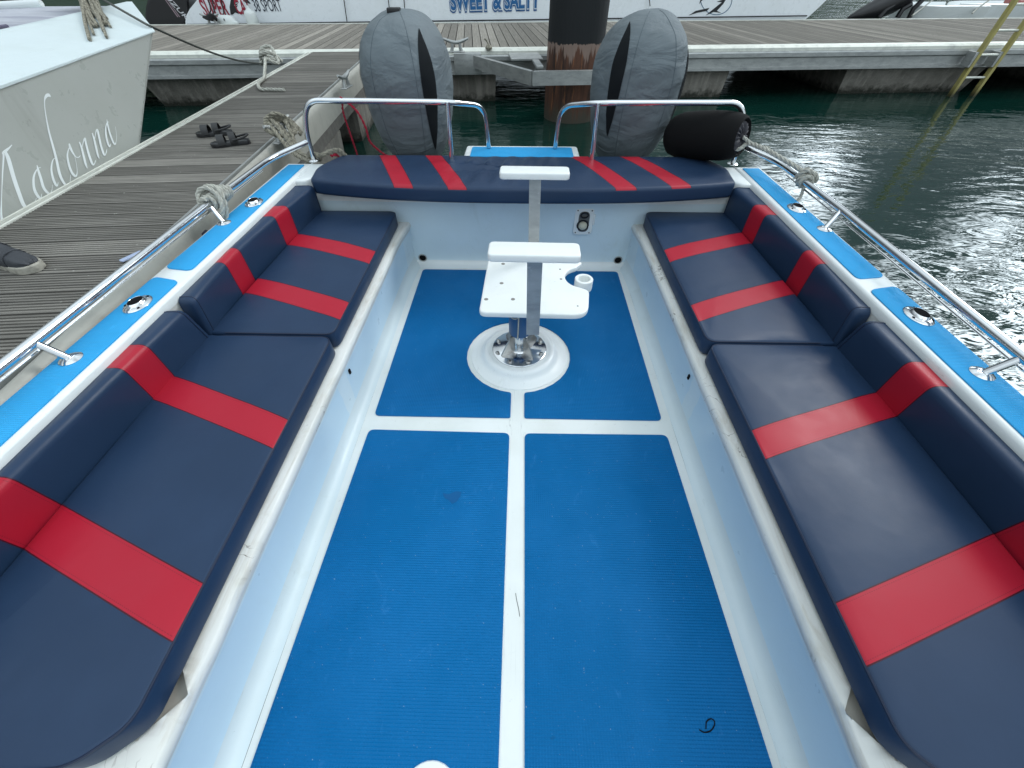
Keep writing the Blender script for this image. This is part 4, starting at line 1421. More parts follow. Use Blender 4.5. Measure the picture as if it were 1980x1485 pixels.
for k, (a, b) in enumerate((((-0.10, 0.10), (0.0, 0.0)), ((-0.06, 0.125), (0.03, 0.012)), ((-0.02, 0.10), (0.055, 0.0)), ((0.05, 0.115), (-0.03, 0.01)))):
    s0 = cb + axc * a[0] + Vector((0, 0, a[1]))
    e0 = ex + Vector((b[0], 0.02 * k, b[1]))
    rope(bm, [cb + axc * (a[0] * 0.3) + Vector((-0.05, 0, 0.14)), s0 + side_ * 0.03, s0.lerp(e0, 0.5) + Vector((0, 0, -0.045 - 0.012 * k)), e0], 0.0145)
rope(bm, [cb + axc * 0.06 + Vector((0, 0, 0.10)), cb + axc * 0.15 + Vector((0, 0, 0.09)), cb + axc * 0.16 + side_ * 0.05 + Vector((0, 0, 0.03)), cb + axc * 0.10 + side_ * 0.08 + Vector((0, 0, 0.02))], 0.0145)
rope(bm, [ex + Vector((-0.05, 0.03, -0.03)), ex + Vector((0.0, 0.05, 0.035)), ex + Vector((0.07, 0.03, 0.03)), ex + Vector((0.13, 0.06, 0.045)), ex + Vector((0.19, 0.07, 0.05)), ex + Vector((0.22, 0.09, 0.0))], 0.0145)
tag(obj('mooring_rope', bm, ropedk.m), 'thick speckled mooring rope doubled from the dock cleat to the left stern rail', 'rope')
# red line over the stern rail
bm = bmesh.new()
q0 = at_y(662, 194, 2.85) + Vector((0, 0, 0.012))
rope(bm, [at_y(658, 197, 2.87), q0, at_y(690, 215, 2.84), at_y(707, 247, 2.86), at_y(716, 275, 2.90), at_y(742, 298, 2.98), at_y(760, 306, 3.03)], 0.0075, strands=2)
rope(bm, [q0 + Vector((0, 0.02, -0.005)), at_y(663, 215, 2.90), at_y(677, 258, 2.95), at_y(690, 297, 3.0), at_y(692, 310, 3.02)], 0.0065, strands=2)
rope(bm, [at_y(640, 302, 2.90), at_y(648, 299, 2.90), at_y(655, 303, 2.92), at_y(660, 310, 2.92)], 0.0095, strands=2)
tag(obj('red_rope', bm, rope_red.m), 'thin red rope looped over the left stern rail in front of the covered engine', 'rope')

# ------------------------------------------------------------------ things lying on the finger dock
def sandal(loc, rz, s_, label):
    e = empty('sandal', loc, label, 'sandal', 'pair of black sandals on the dock')
    M = Matrix.Translation(loc) @ Matrix.Rotation(rz, 4, 'Z')
    out = [(-0.125, 0.0), (-0.115, 0.032), (-0.06, 0.034), (0.0, 0.036), (0.06, 0.048), (0.105, 0.042), (0.132, 0.012), (0.130, -0.018), (0.10, -0.042), (0.05, -0.046), (-0.02, -0.034), (-0.08, -0.034), (-0.115, -0.030)]
    out = [(x, y * s_) for x, y in out]
    sp = [Vector((p.x, p.y)) for p in smooth_path([(x, y, 0) for x, y in out + [out[0]]], 4)[:-1]]
    bm = bmesh.new()
    slab(bm, sp, 0, 0.026, 0.006, 2, M)
    obj('sole', bm, black_plastic.m, e)
    bm = bmesh.new()
    def strap(x0, x1, w, h):
        rs = []
        for k in range(13):
            a = math.pi * k / 12
            y = w * math.cos(a); z = 0.014 + h * math.sin(a)
            rs.append([M @ Vector((x0, y, z)), M @ Vector((x1, y, z)), M @ Vector((x1, y * 0.93, z - 0.005)), M @ Vector((x0, y * 0.93, z - 0.005))])
        rings(bm, rs)
    strap(0.030, 0.078, 0.050, 0.058)
    strap(-0.045, -0.002, 0.041, 0.066)
    pts = [M @ Vector((-0.02, 0.040, 0.035)), M @ Vector((-0.09, 0.040, 0.045)), M @ Vector((-0.128, 0.0, 0.055)), M @ Vector((-0.09, -0.040, 0.045)), M @ Vector((-0.02, -0.040, 0.035))]
    tube(bm, smooth_path(pts, 6), 0.007, 6)
    obj('straps', bm, Mat('black_leather', (0.016, 0.016, 0.017), 0.5).m, e)
sandal(at_z(418, 261, DZ + 0.002), R(196), 1, 'left one of the pair of black strapped sandals, farther from the blue boat')
sandal(at_z(449, 280, DZ + 0.002), R(205), -1, 'right one of the pair of black strapped sandals, nearer to the blue boat')

# trainer at the left edge of the picture
sh = Vector((-2.205, 1.475, DZ + 0.002))
shoe = empty('shoe', sh, 'charcoal strapped trainer with dirty cream sole standing on the finger dock boards', 'shoe')
SM = Matrix.Translation(sh) @ Matrix.Rotation(R(-14), 4, 'Z')
out = [(-0.16, 0.0), (-0.15, 0.034), (-0.08, 0.038), (0.0, 0.044), (0.06, 0.052), (0.105, 0.042), (0.132, 0.010), (0.130, -0.016), (0.105, -0.042), (0.06, -0.050), (0.0, -0.042), (-0.08, -0.036), (-0.15, -0.032)]
sp = [Vector((p.x, p.y)) for p in smooth_path([(x, y, 0) for x, y in out + [out[0]]], 5)[:-1]]
bm = bmesh.new()
slab(bm, sp, 0, 0.030, 0.006, 3, SM)
solem = Mat('cream_rubber', (0.36, 0.34, 0.29), 0.8)
solem.over(solem.ramp(solem.noise(50, 4), 0.45, 0.7, 0, 0.7), (0.16, 0.15, 0.13))
obj('sole', bm, solem.m, shoe)
canv = Mat('charcoal_leather', (0.026, 0.029, 0.036), 0.62)
canv.over(canv.ramp(canv.noise(25, 5), 0.4, 0.75, 0, 0.6), (0.05, 0.053, 0.06))
canv.bump(canv.noise(160, 4), 0.35, 0.003)
bm = bmesh.new()
rs = []
for x, w, h, b in ((0.120, 0.016, 0.034, 0.028), (0.112, 0.030, 0.046, 0.028), (0.09, 0.041, 0.058, 0.028), (0.055, 0.045, 0.068, 0.028), (0.02, 0.043, 0.084, 0.028), (-0.02, 0.040, 0.103, 0.028), (-0.06, 0.037, 0.112, 0.028), (-0.10, 0.036, 0.116, 0.028), (-0.135, 0.034, 0.118, 0.028), (-0.150, 0.026, 0.116, 0.028)):
    rs.append([SM @ Vector((x + 0.004 * math.sin(6 * a), w * spow(math.cos(a), 0.8), b + (h - b) * max(0, math.sin(a)) ** 0.75 if math.sin(a) > 0 else b)) for a in [2 * math.pi * k / 28 for k in range(28)]])
rings(bm, rs)
obj('upper', bm, canv.m, shoe, angle=70)
bm = bmesh.new()
for x0, x1, w, h in ((0.045, 0.0, 0.0455, 0.080), (-0.012, -0.058, 0.043, 0.108), (-0.07, -0.115, 0.040, 0.119)):
    rs = []
    for k in range(17):
        a = math.pi * k / 16
        rs.append([SM @ Vector((x, w * q * spow(math.cos(a), 0.8), 0.028 + (h - 0.026 - dz_) * max(0.0, math.sin(a)) ** 0.75)) for x, q, dz_ in ((x0, 1.03, 0.006), (x1, 1.03, -0.001), (x1, 0.97, 0.003), (x0, 0.97, 0.010))])
    rings(bm, rs)
obj('straps', bm, canv.m, shoe, angle=50)
bm = bmesh.new()
TM = Matrix.Translation(at_z(256, 496, DZ + 0.008)) @ Matrix.Rotation(R(68), 4, 'Z')
slab(bm, rounded_poly([(-0.05, -0.013), (0.045, -0.013), (0.045, 0.013), (-0.05, 0.013)], 0.008), 0, 0.006, 0.002, 2, TM)
tag(obj('tag', bm, Mat('pale_blue_plastic', (0.34, 0.40, 0.55), 0.5).m), 'small pale blue plastic tag lying on the finger dock by the rail', 'tag')

# ------------------------------------------------------------------ grey boat on the left, name in script
UH = -2.575
neigh = empty('moored_boat', dk(UH - 1.2, 1.0, 0), 'beige hulled boat with white deck edge and script name moored on the left', 'boat')
T0 = at_u(0, 165, UH); T1 = at_u(297, 60, UH); B1 = at_u(271, 290, UH)
dirT = (T1 - T0)
Tb = T0 - dirT * 3.2
rk = (B1 - T1)
Bw = T1 + rk * ((T1.z + 0.5) / -rk.z)
Bb = Vector((Tb.x, Tb.y, -0.5)) + Vector((0.12, 0, 0))
beige = gelcoat('beige_topsides', (0.41, 0.425, 0.398), 0.30, 0.25)
beige.over(beige.ramp(beige.noise(1.0, 5, 0.6, vec=beige.map((3, 3, 0.7)), dist=1.2), 0.60, 0.75, 0, 0.35), (0.24, 0.235, 0.215))
inw = Vector((-2.6, -0.26, 0))
bm = bmesh.new()
q = [Tb, T1, Bw, Bb]
f1 = [bm.verts.new(p) for p in q]
N1_ = at_z(255, 3, 1.335)
fw = Vector((N1_.x - T1.x, N1_.y - T1.y, 0))
f2 = [bm.verts.new(p) for p in (Tb + inw, T1 + fw + Vector((0, 0, 0.07)), Bw + Vector((-1.2, 0.7, 0)), Bb + inw)]
bm.faces.new(f1)
bm.faces.new(f2[::-1])
for i in range(4):
    j = (i + 1) % 4
    bm.faces.new((f1[j], f1[i], f2[i], f2[j]))
bmesh.ops.bevel(bm, geom=[e for e in bm.edges if set(e.verts) == {f1[1], f1[2]}], offset=0.02, segments=3, affect='EDGES')
obj('hull', bm, beige.m, neigh, angle=30)
N0 = at_z(0, 60, 1.262); N1 = at_z(255, 3, 1.335)
Nb = N0 - (N1 - N0) * 2.6
bm = bmesh.new()
up = Vector((0, 0, 0.002))
outw = Vector((0.006, 0.0, 0))
v = [bm.verts.new(p) for p in (Tb + outw, T1 + outw + Vector((0, 0.006, 0)), N1, Nb)]
bm.faces.new(v)
w = [bm.verts.new(p) for p in (Nb + Vector((-0.05, 0, 0)), N1 + Vector((-0.05, 0, 0)))]
bm.faces.new((v[3], v[2], w[1], w[0]))
w2 = [bm.verts.new(p) for p in (Nb + Vector((-0.05, 0, -0.04)), N1 + Vector((-0.05, 0, -0.04)))]
bm.faces.new((w[0], w[1], w2[1], w2[0]))
# front of the bulwark
w3 = [bm.verts.new(p) for p in (T1 + fw + Vector((0.004, 0.004, 0.06)),)]
bm.faces.new((v[1], w3[0], v[2]))
v5 = bm.verts.new(Tb + outw + Vector((0, 0, -0.03))); v6 = bm.verts.new(T1 + outw + Vector((0, 0.006, -0.006)))
bm.faces.new((v[0], v5, v6, v[1]))
obj('bulwark', bm, gelcoat('bright_white_gelcoat', (0.60, 0.67, 0.68), 0.5, 0.25).m, neigh, smooth=False)
deckm = gelcoat('grey_worn_deck', (0.46, 0.47, 0.52), 0.5, 0.5)
deckm.over(deckm.ramp(deckm.noise(1.0, 5, 0.65, vec=deckm.map((1.5, 7, 1), (0, 0, R(40)))), 0.48, 0.62, 0, 0.7), (0.27, 0.27, 0.34))
bm = bmesh.new()
dz = Vector((0, 0, -0.03))
dv = [Nb + dz + Vector((-0.051, 0, 0)), N1 + dz + Vector((-0.051, 0, 0)), N1 + dz + Vector((-2.2, -0.25, 0)), Nb + dz + Vector((-2.2, -0.25, 0))]
rings(bm, [[p + Vector((0, 0, -0.03)) for p in dv], dv])
obj('deck', bm, deckm.m, neigh, smooth=False)
bm = bmesh.new()
a = at_z(-60, 14, 1.36); b = at_z(80, 6, 1.38)
d = (b - a).normalized()
a = a - d * 1.2
tube(bm, [a, b], 0.022, 10)
obj('toe_rail', bm, white.m, neigh)
bm = bmesh.new()
a = at_z(-50, 64, 1.262); b = at_z(24, 53, 1.268)
a = a + Vector((-0.03, 0, 0.006)); b = b + Vector((-0.03, 0, 0.006))
tube(bm, [a, b], 0.012, 6)
obj('deck_strap', bm, Mat('dark_violet_line', (0.10, 0.09, 0.14), 0.7).m, neigh)
# the painted name, stroke by stroke
SX, SY = 240 / 1371.0, 260 / 1485.0
strokes = [
    [(30, 1440, 34), (14, 1340, 24), (18, 1150, 10), (28, 900, 14), (40, 700, 22), (34, 660, 24), (60, 640, 34), (100, 605, 20), (132, 572, 9)],
    [(60, 650, 30), (95, 735, 44), (150, 930, 46), (215, 1120, 44), (262, 1235, 40), (312, 1278, 32), (350, 1258, 14), (385, 1205, 7), (402, 1158, 5)],
    [(452, 822, 5), (425, 828, 10), (395, 865, 16), (372, 930, 24), (372, 1020, 28), (390, 1090, 32), (430, 1152, 28), (452, 1155, 12), (462, 1110, 5)],
    [(408, 795, 8), (422, 850, 24), (450, 940, 30), (480, 1040, 30), (520, 1095, 28), (550, 1108, 16), (572, 1075, 7), (582, 1010, 4)],
    [(622, 715, 5), (594, 726, 9), (575, 770, 16), (568, 850, 22), (585, 940, 26), (615, 1010, 26), (634, 1022, 14), (642, 985, 5)],
    [(560, 40, 8), (530, 22, 40), (505, 42, 30), (492, 90, 12), (500, 200, 11), (535, 400, 18), (580, 570, 24), (620, 720, 27), (655, 880, 30), (695, 975, 28), (745, 1032, 20), (770, 1010, 9), (780, 900, 5)],
    [(764, 556, 14), (775, 600, 26), (805, 660, 18), (840, 705, 10), (870, 708, 9), (888, 688, 6)],
    [(764, 600, 8), (745, 680, 18), (758, 780, 24), (790, 870, 26), (830, 918, 24), (850, 895, 12), (850, 830, 6), (835, 740, 5), (815, 660, 5)],
    [(876, 538, 12), (900, 600, 20), (925, 700, 24), (945, 780, 22), (965, 832, 8)],
    [(898, 640, 5), (920, 540, 10), (937, 500, 20), (950, 560, 22), (985, 690, 24), (1020, 780, 24), (1040, 785, 14), (1058, 740, 5)],
    [(1018, 440, 12), (1042, 520, 20), (1065, 620, 22), (1082, 690, 18), (1098, 722, 7)],
    [(1040, 560, 5), (1055, 450, 9), (1072, 402, 18), (1088, 460, 22), (1115, 580, 22), (1145, 670, 22), (1163, 680, 14), (1182, 620, 5)],
    [(1205, 322, 5), (1185, 322, 8), (1168, 380, 14), (1172, 470, 18), (1190, 550, 20), (1212, 592, 14), (1222, 560, 5)],
    [(1180, 290, 6), (1190, 350, 16), (1212, 440, 18), (1245, 530, 18), (1268, 565, 14), (1282, 540, 6), (1288, 470, 4), (1274, 370, 3)],
]
bm = bmesh.new()
def ribbon(bm, pts, project):
    P3 = smooth_path([(x, y, w) for x, y, w in pts], 6)
    L_, R_ = [], []
    for i, p in enumerate(P3):
        t = P3[min(i + 1, len(P3) - 1)] - P3[max(i - 1, 0)]
        n = Vector((-t.y, t.x)).normalized() if (t.x or t.y) else Vector((1, 0))
        L_.append(bm.verts.new(project(p.x + n.x * p.z / 2, p.y + n.y * p.z / 2)))
        R_.append(bm.verts.new(project(p.x - n.x * p.z / 2, p.y - n.y * p.z / 2)))
    for i in range(len(P3) - 1):
        bm.faces.new((L_[i], L_[i + 1], R_[i + 1], R_[i]))
for k, s_ in enumerate(strokes):
    ribbon(bm, s_, lambda x, y, k=k: at_u(x * SX, 180 + y * SY, UH + 0.002 + 0.0003 * k))
obj('lettering', bm, Mat('pale_lettering', (0.84, 0.88, 0.88), 0.45).m, neigh, smooth=False)

# weathered rope coil hanging over that boat's bow, and the line to the dock corner
_n = (T1 - T0).cross(N1 - T0).normalized()
if _n.z < 0:
    _n = -_n
def on_deck(x, y, off=0.02):
    r = ray(x, y)
    o_ = Vector((0, 0, CAMZ))
    p = o_ + r * ((T0 - o_).dot(_n) / r.dot(_n))
    return p + _n * off
bm = bmesh.new()
rg = random.Random(3)
top = on_deck(172, 10, 0.10)
for k in range(22):
    x0 = 152 + rg.uniform(-4, 40)
    x1 = x0 + rg.uniform(10, 30)
    y1 = rg.uniform(24, 58) if k > 3 else rg.uniform(62, 84)
    rope(bm, [top + Vector((rg.uniform(-0.35, 0.0), rg.uniform(0.0, 0.4), rg.uniform(-0.06, 0.04))), on_deck(x0, 8 + rg.uniform(-2, 3), 0.07 + rg.uniform(0, 0.05)), on_deck(x0 + 8, 17 + rg.uniform(-2, 3), 0.05 + rg.uniform(0, 0.03)), on_deck((x0 + x1) / 2 + rg.uniform(0, 6), 0.5 * y1 + 9, 0.03), on_deck(x1 + 4, y1, 0.012)], rg.uniform(0.006, 0.012), smoothn=5)
rope(bm, [on_deck(184, 12, 0.07), on_deck(196, 30, 0.05), on_deck(208, 46, 0.03), on_deck(207, 52, 0.02), on_deck(198, 46, 0.02), on_deck(186, 28, 0.05)], 0.012, smoothn=6)
for k in range(5):
    rope(bm, [on_deck(138 + 5 * k, 2, 0.10), on_deck(146 + 4 * k, 8 + 2 * k, 0.10), on_deck(166 + 4 * k, 6, 0.13), on_deck(178 + 3 * k, 13, 0.08)], 0.018, smoothn=5)
tag(obj('rope_coil', bm, ropedk.m), 'frayed tan rope bundle hanging over the white bow edge of the beige boat', 'rope')
kc = at_z(524, 124, DZ + 0.03)
b0 = on_deck(196, 10, 0.06)
bm = bmesh.new()
n_ = 18
be = on_deck(288, 55, 0.022)
ln = [b0.lerp(be, i / 6) for i in range(6)] + [be.lerp(kc, i / n_) + Vector((0, 0, -0.07 * math.sin(math.pi * i / n_))) for i in range(n_ + 1)]
rope(bm, ln, 0.0095, smoothn=0)
t = bmesh.new()
rope(t, [b0 + Vector((-0.05, 0.05, 0.02)), b0 + Vector((0.0, -0.03, 0.05)), b0 + Vector((0.05, 0.02, 0.03)), b0 + Vector((0.0, 0.05, 0.0)), b0 + Vector((-0.03, 0, 0.03))], 0.022)
join(bm, t)
tag(obj('bow_line', bm, Mat('dark_grey_line', (0.075, 0.08, 0.072), 0.8).m), 'taut dark line from the beige boat to the rope knot on the dock corner', 'rope')
bm = bmesh.new()
def kp(dx, dy, dz_):
    return kc + Vector((dx, dy, dz_))
rope(bm, [kp(-0.12, 0.02, 0.02), kp(-0.06, -0.05, 0.10), kp(0.05, -0.04, 0.12), kp(0.10, 0.06, 0.05), kp(0.02, 0.10, 0.04), kp(-0.08, 0.05, 0.08), kp(-0.03, -0.06, 0.06), kp(0.09, -0.02, 0.05)], 0.020)
rope(bm, [kp(-0.10, -0.06, 0.0), kp(-0.08, 0.04, 0.14), kp(0.02, 0.10, 0.16), kp(0.08, 0.03, 0.09), kp(0.13, -0.05, 0.02), kp(0.04, -0.08, 0.05), kp(-0.05, 0.0, 0.10)], 0.020)
rope(bm, [kp(0.14, 0.04, 0.02), kp(0.06, 0.0, 0.11), kp(-0.02, -0.02, 0.13), kp(-0.12, 0.08, 0.04)], 0.020)
rope(bm, [kp(-0.02, -0.04, 0.07), at_z(512, 138, DZ + 0.05), at_z(510, 152, DZ + 0.02), at_z(500, 162, DZ + 0.018), at_z(504, 172, DZ + 0.018), at_z(522, 173, DZ + 0.018), at_z(550, 174, DZ + 0.018)], 0.017)
tag(obj('rope_knot', bm, ropem.m), 'pale knotted rope end with loose tail on the corner where both docks meet', 'rope')

# ------------------------------------------------------------------ big white boat across the main dock
VB = 12.45
big = empty('powerboat', dk(1.0, VB + 1.4, 0), 'large white powerboat with red and blue lettering lying beyond the main dock', 'boat')
hullw = gelcoat('white_topsides', (0.84, 0.87, 0.90), 0.28, 0.2)
def uv_of(p):
    return (p.x * CA + p.y * SA, -p.x * SA + p.y * CA)
prof = []
for x, y in ((357, 56), (356, 42), (359, 30), (366, 17), (376, 5), (390, -8)):
    p = at_v(x, y, VB)
    prof.append((uv_of(p)[0], p.z))
prof += [(prof[-1][0] + 0.35, 1.55), (9.2, 1.75)]
p = at_v(1603, -3, VB); prof.append((uv_of(p)[0], p.z))
p = at_v(1568, 30, VB); prof.append((uv_of(p)[0], p.z))
prof += [(7.6, 0.1), (7.2, -0.3), (prof[0][0] + 0.1, -0.3)]
bm = bmesh.new()
rings(bm, [[dk(u + 0.10, VB, z) for u, z in prof], [dk(u, VB + 0.03, z) for u, z in prof]][1:] + [[dk(u, VB + 2.9, z) for u, z in prof]])
bmesh.ops.bevel(bm, geom=[e for e in bm.edges if all(abs(uv_of(v.co)[1] - VB - 0.03) < 1e-4 for v in e.verts)], offset=0.03, segments=2, affect='EDGES')
obj('hull', bm, hullw.m, big, angle=35)
def lettering(name, txt, px, py, hpx, wpx, v0, col, parent, off=0.0, shear=0.0, rot=0.0, bold=0.0, depth=0.002, rough=0.45):
    """letters standing on the hull side: baseline at pixel (px, py), cap height and width in pixels"""
    cu = bpy.data.curves.new(name, 'FONT')
    cu.body = txt
    cu.size = 1.0
    cu.shear = shear
    cu.offset = bold
    cu.extrude = 0.002
    cu.resolution_u = 3
    tmp = bpy.data.objects.new(name, cu)
    COL.objects.link(tmp)
    dg = bpy.context.evaluated_depsgraph_get()
    me = bpy.data.meshes.new_from_object(tmp.evaluated_get(dg))
    bpy.data.objects.remove(tmp)
    xs_ = [v.co.x for v in me.vertices]; ys_ = [v.co.y for v in me.vertices]
    p0 = at_v(px, py, v0); p1 = at_v(px + wpx, py, v0); p2 = at_v(px, py - hpx, v0)
    wu = (p1 - p0).length; hz = p2.z - p0.z
    sx = wu / (max(xs_) - min(xs_)); sy = hz / 0.70
    x0 = min(xs_)
    ru = Vector((CA, SA, 0))
    cr, sr = math.cos(rot), math.sin(rot)
    for v in me.vertices:
        lx = (v.co.x - x0) * sx; ly = v.co.y * sy
        v.co = p0 + ru * (lx * cr - ly * sr) + Vector((0, 0, lx * sr + ly * cr)) + dk(0, -off - (v.co.z + 0.002), 0)
    m = Mat(name, col, rough)
    return link_mesh(name, me, m.m, parent)
REDL = (0.33, 0.012, 0.035)
VF = VB + 0.027
lettering('lettering', 'SUPER', 397, 32, 34, 50, VF, REDL, big, 0.003, bold=0.02, rot=R(0.6))
lettering('lettering', 'CAT', 460, 27, 29, 29, VF, REDL, big, 0.003, bold=0.02)
lettering('lettering', '38 SPORT', 494, 22, 24, 53, VF, (0.02, 0.03, 0.05), big, 0.003, bold=0.0)
def flat(bm, pts, off=0.004):
    bm.faces.new([bm.verts.new(at_v(x, y, VF) + dk(0, -off, 0)) for x, y in pts])
bm = bmesh.new()                                    # black cat-like mark between the words
flat(bm, [(446, 28), (444, 14), (446, 0), (452, -4), (457, 2), (453, 10), (457, 17), (462, 27), (455, 24), (450, 28)])
for y in (4, 9, 13):
    flat(bm, [(453, y), (460, y - 3), (458, y + 1)], 0.0045)
obj('emblem', bm, Mat('black_paint', (0.012, 0.013, 0.016), 0.5).m, big, smooth=False)
lettering('lettering', 'SWEET & SALTY', 870, 21, 36, 176, VF, (0.03, 0.10, 0.26), big, 0.003, bold=0.085, rot=R(0.8))
lettering('lettering', 'SWEET & SALTY', 871, 19.5, 34, 174, VF, (0.62, 0.68, 0.74), big, 0.006, bold=0.055, rot=R(0.8))
lettering('lettering', 'SWEET & SALTY', 872, 18.5, 32, 172, VF, (0.012, 0.115, 0.30), big, 0.009, bold=0.030, rot=R(0.8))
bm = bmesh.new()                                    # ring with a leaping fish
cxp, cyp, rp = 1385, -2, 31
for k in range(40):
    a0, a1 = 2 * math.pi * k / 40, 2 * math.pi * (k + 1) / 40
    flat(bm, [(cxp + rp * math.cos(a0), cyp + rp * math.sin(a0)), (cxp + rp * math.cos(a1), cyp + rp * math.sin(a1)), (cxp + (rp - 1.3) * math.cos(a1), cyp + (rp - 1.3) * math.sin(a1)), (cxp + (rp - 1.3) * math.cos(a0), cyp + (rp - 1.3) * math.sin(a0))], 0.003)
obj('emblem_ring', bm, Mat('blue_ring', (0.03, 0.12, 0.22), 0.5).m, big, smooth=False)
bm = bmesh.new()
flat(bm, [(1331, 30), (1345, 21), (1372, 15), (1367, 21), (1347, 25)])
flat(bm, [(1364, 30), (1376, 20), (1396, 4), (1408, -8), (1398, 8), (1386, 21), (1395, 25), (1380, 23)])
flat(bm, [(1352, 8), (1356, -6), (1366, -10), (1362, -2), (1356, 2)])
flat(bm, [(1386, 3), (1398, -1), (1403, -2), (1396, 4)])
obj('emblem', bm, Mat('black_fish', (0.012, 0.014, 0.018), 0.5).m, big, smooth=False)
# rubbing edge where the hull turns under
bm = bmesh.new()
p0 = at_v(362, 47, VB); p1 = at_v(1565, 31, VB)
for x, z in ((0, 0),):
    pass
tube(bm, [at_v(362, 47.5, VB) + dk(0, -0.005, 0), at_v(1560, 30.5, VB) + dk(0, -0.005, 0)], 0.012, 6)
obj('rub_rail', bm, black_plastic.m, big)
for x0, y0, x1, y1, lb in ((663, -14, 671, 42, 'thin dark line hanging down the white hull, left of the left engine'), (749, -14, 753, 18, 'thin dark line hanging down the white hull, straight above the left engine'), (780, -14, 783, 22, 'thin dark line hanging down the white hull, just right of the left engine top'), (1254, -14, 1257, 12, 'thin dark line hanging down the white hull above the right engine')):
    bm = bmesh.new()
    tube(bm, [at_v(x0, y0, VB - 0.02), at_v((x0 + x1) / 2, (y0 + y1) / 2, VB - 0.035), at_v(x1, y1, VB - 0.03)], 0.010, 6)
    tag(obj('hanging_line', bm, rope_black.m), lb, 'rope', 'lines hanging down the white hull')
# two white fenders and a cleat with black rope by the red lettering
def small_fender(px, py, h, label, rz=0.0, lying=False):
    c = at_v(px, py, 12.18)
    t = bmesh.new()
    lathe(t, [(0.02, h / 2 + 0.05), (0.035, h / 2), (0.10, h / 2 - 0.05), (0.125, h / 4), (0.13, -h / 4), (0.09, -h / 2 + 0.03), (0.03, -h / 2)], (0, 0, 0), 24)
    bm = bmesh.new()
    M = Matrix.Translation(c)
    if lying:
        M = M @ Matrix.Rotation(rz, 4, 'Z') @ Matrix.Rotation(R(90), 4, 'Y')
    join(bm, t, M)
    tag(obj('fender', bm, gelcoat('fender_white', (0.62, 0.65, 0.64), 0.45, 0.4).m), label, 'fender', 'white fenders between the hull and the main dock')
    return c
c1 = small_fender(487, 37, 0.34, 'scuffed white fender hanging upright on the hull beside the red lettering')
c2 = small_fender(440, 44, 0.44, 'white fender lying on the dock edge next to the black roped cleat', R(-10), True)
bm = bmesh.new()
tube(bm, [c1 + Vector((0, 0, 0.27)), at_v(470, -6, VB - 0.02)], 0.014, 6)
tube(bm, [c1 + Vector((0.02, 0, 0.27)), at_v(483, 6, VB - 0.02), at_v(470, -8, VB - 0.02)], 0.014, 6)
tag(obj('fender_line', bm, rope_black.m), 'black line holding the upright white fender against the lettered hull', 'rope')
cc = at_v(412, 46, 12.0)
cc.z = DZ + 0.011
cleat(cc, DA, 'far cleat on the main dock wrapped in black rope below the red lettering', 1.3)
bm = bmesh.new()
for k in range(5):
    a = 0.05 * k
    rope(bm, [cc + Vector((-0.13 + a * 0.4, -0.05, 0.12)), cc + Vector((-0.02 + 0.03 * k, -0.07, 0.08 + 0.02 * k)), cc + Vector((0.13, -0.03, 0.10)), cc + Vector((0.05, 0.06, 0.05 + 0.02 * k)), cc + Vector((-0.10, 0.04, 0.08))], 0.022, smoothn=4)
rope(bm, [cc + Vector((-0.05, 0, 0.14)), cc.lerp(at_v(403, -6, VB), 0.5), at_v(401, -8, VB - 0.02)], 0.014, smoothn=3)
rope(bm, [cc + Vector((0.05, 0, 0.14)), cc.lerp(at_v(416, -2, VB), 0.5), at_v(409, -8, VB - 0.02)], 0.014, smoothn=3)
rope(bm, [cc + Vector((0.25, 0.05, 0.06)), at_v(432, 20, VB - 0.05), at_v(426, -8, VB - 0.02)], 0.012, smoothn=3)
tag(obj('mooring_rope', bm, rope_black.m), 'black mooring rope wound on the far dock cleat and rising over the red lettering', 'rope')

# black outboard of that boat with its maker's lettering
VO = 12.60
bm = bmesh.new()
out = [(300, 62), (279, 46), (279, 20), (286, -12), (360, -16), (366, 2), (357, 24), (355, 62)]
pts = [at_v(x, y, VO) for x, y in out]
rings(bm, [[p for p in pts], [p + dk(0, 0.5, 0) for p in pts]])
bmesh.ops.bevel(bm, geom=bm.edges[:], offset=0.05, segments=3, affect='EDGES', clamp_overlap=True)
ob_ = tag(obj('outboard_engine', bm, black_plastic.m, angle=50), 'black outboard with white lettering on the stern of the large white powerboat', 'outboard')
def slant_text(txt, px, py, hpx, wpx, rot, col, parent):
    return lettering('lettering', txt, px, py, hpx, wpx, VO, col, parent, 0.004, 0.25, rot, 0.01)
slant_text('SUZUKI', 309.5, -16, 11, 55, R(-58), (0.62, 0.62, 0.64), ob_)
bm = bmesh.new()
for dx, w_ in ((0, 1.4), (4, 0.9)):
    q = [(318 + dx, -2), (318 + dx + w_, -2.5), (344 + dx + w_, 33), (343 + dx, 33)]
    bm.faces.new([bm.verts.new(at_v(x, y, VO) + dk(0, -0.004, 0)) for x, y in q])
obj('stripe', bm, Mat('pink_grey_stripe', (0.30, 0.22, 0.25), 0.5).m, ob_, smooth=False)

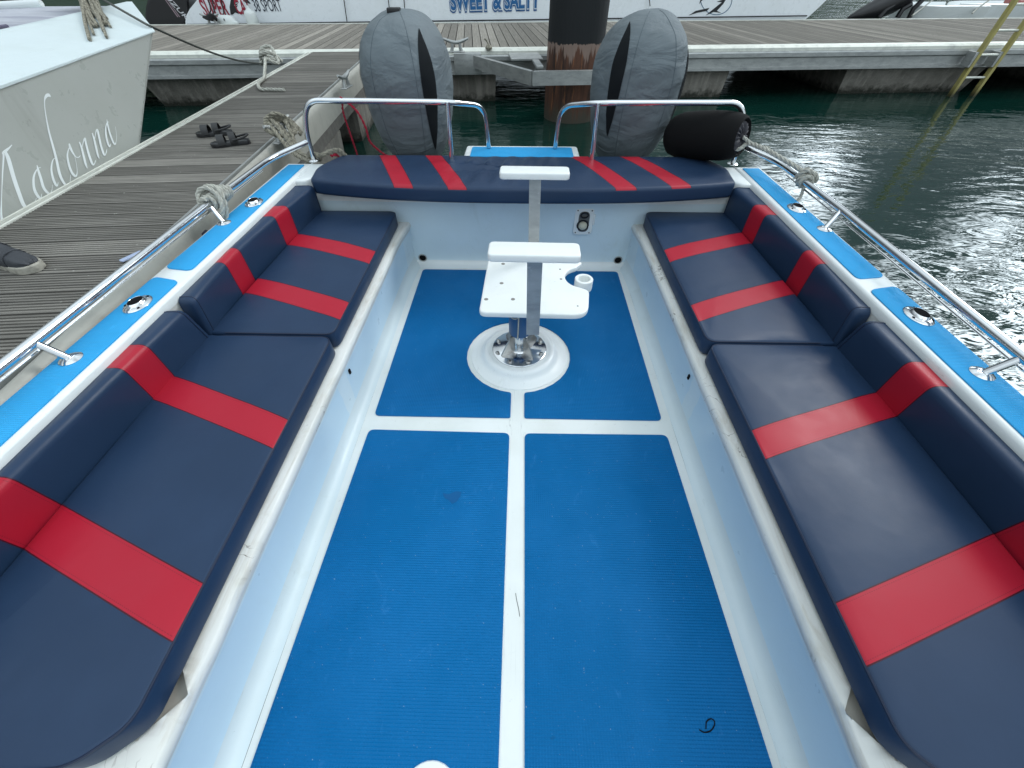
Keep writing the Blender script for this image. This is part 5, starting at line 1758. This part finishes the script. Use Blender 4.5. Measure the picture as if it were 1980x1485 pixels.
# craft beyond the dock on the right
bm = bmesh.new()
rs = []
for (px, py, r) in ((1640, 34, 0.04), (1662, 27, 0.16), (1690, 17, 0.26), (1715, 6, 0.32), (1745, -6, 0.32), (1775, -20, 0.26)):
    c_ = at_v(px, py, 13.4)
    rs.append([c_ + Vector((0.25 * r * math.cos(a), 0.8 * r * math.sin(a), r * math.cos(a))) for a in [2 * math.pi * k / 20 for k in range(20)]])
rings(bm, rs)
o_ = tag(obj('outboard_engine', bm, black_plastic.m, angle=60), 'black tilted-up outboard beyond the main dock at the upper right', 'outboard')
for seq in (((1735, 34), (1745, 18), (1762, 8)), ((1758, 34), (1765, 18), (1790, -6)), ((1700, 34), (1712, 20), (1728, 10))):
    bm = bmesh.new()
    tube(bm, [at_v(x, y, 13.2) for x, y in seq], 0.06, 8)
    obj('tilt_bracket', bm, black_plastic.m, o_)
def dinghy(x0, x1, y0, y1, v, label, red=False):
    e = empty('dinghy', at_v((x0 + x1) / 2, (y0 + y1) / 2, v), label, 'boat', 'small white boats beyond the main dock')
    a = at_v(x0, y1, v); b = at_v(x1, y1, v); top = at_v(x0, y0, v).z
    bm = bmesh.new()
    ru = (b - a); ru.z = 0
    n = 14
    rs = []
    for i in range(n + 1):
        t = i / n
        w = 0.75 * min(1.0, (t * 3.2 + 0.12)) ** 0.6
        c_ = a + ru * t
        c_.z = 0
        ring = []
        for k, (q, z) in enumerate(((0, -0.1), (0.75, 0.02), (1.0, top - 0.08), (1.02, top), (0.9, top + 0.02), (0.8, top - 0.10), (-0.8, top - 0.10), (-0.9, top + 0.02), (-1.02, top), (-1.0, top - 0.08), (-0.75, 0.02))):
            ring.append(c_ + dk(0, 0.75 + q * w, z))
        rs.append(ring)
    rings(bm, rs)
    obj('hull', bm, white.m, e, angle=40)
    if red:
        bm = bmesh.new()
        m_ = a + ru * 0.62
        box(bm, -0.35, 0.35, -0.25, 0.25, 0, 0.10, 0.04, 2, Matrix.Translation(Vector((m_.x, m_.y, top)) + dk(0, 0.6, -0.02)) @ Matrix.Rotation(DA, 4, 'Z'))
        obj('seat', bm, Mat('faded_red_seat', (0.35, 0.12, 0.11), 0.6).m, e)
dinghy(1775, 1905, 13, 30, 13.0, 'long white dinghy lying beyond the main dock left of the yellow ladder')
dinghy(1880, 2080, 10, 28, 13.4, 'white boat with faded red seat beyond the main dock behind the yellow ladder', True)
bm = bmesh.new()
tube(bm, [at_v(1808, -4, 12.9), at_v(1786, 14, 12.9), at_v(1764, 30, 12.6)], 0.018, 6)
tube(bm, [at_v(1922, -6, 13.0), at_v(1890, 16, 13.0), at_v(1880, 26, 12.8)], 0.018, 6)
tag(obj('dinghy_line', bm, ropem.m), 'pale thin lines slanting over the dinghies beyond the dock', 'rope')
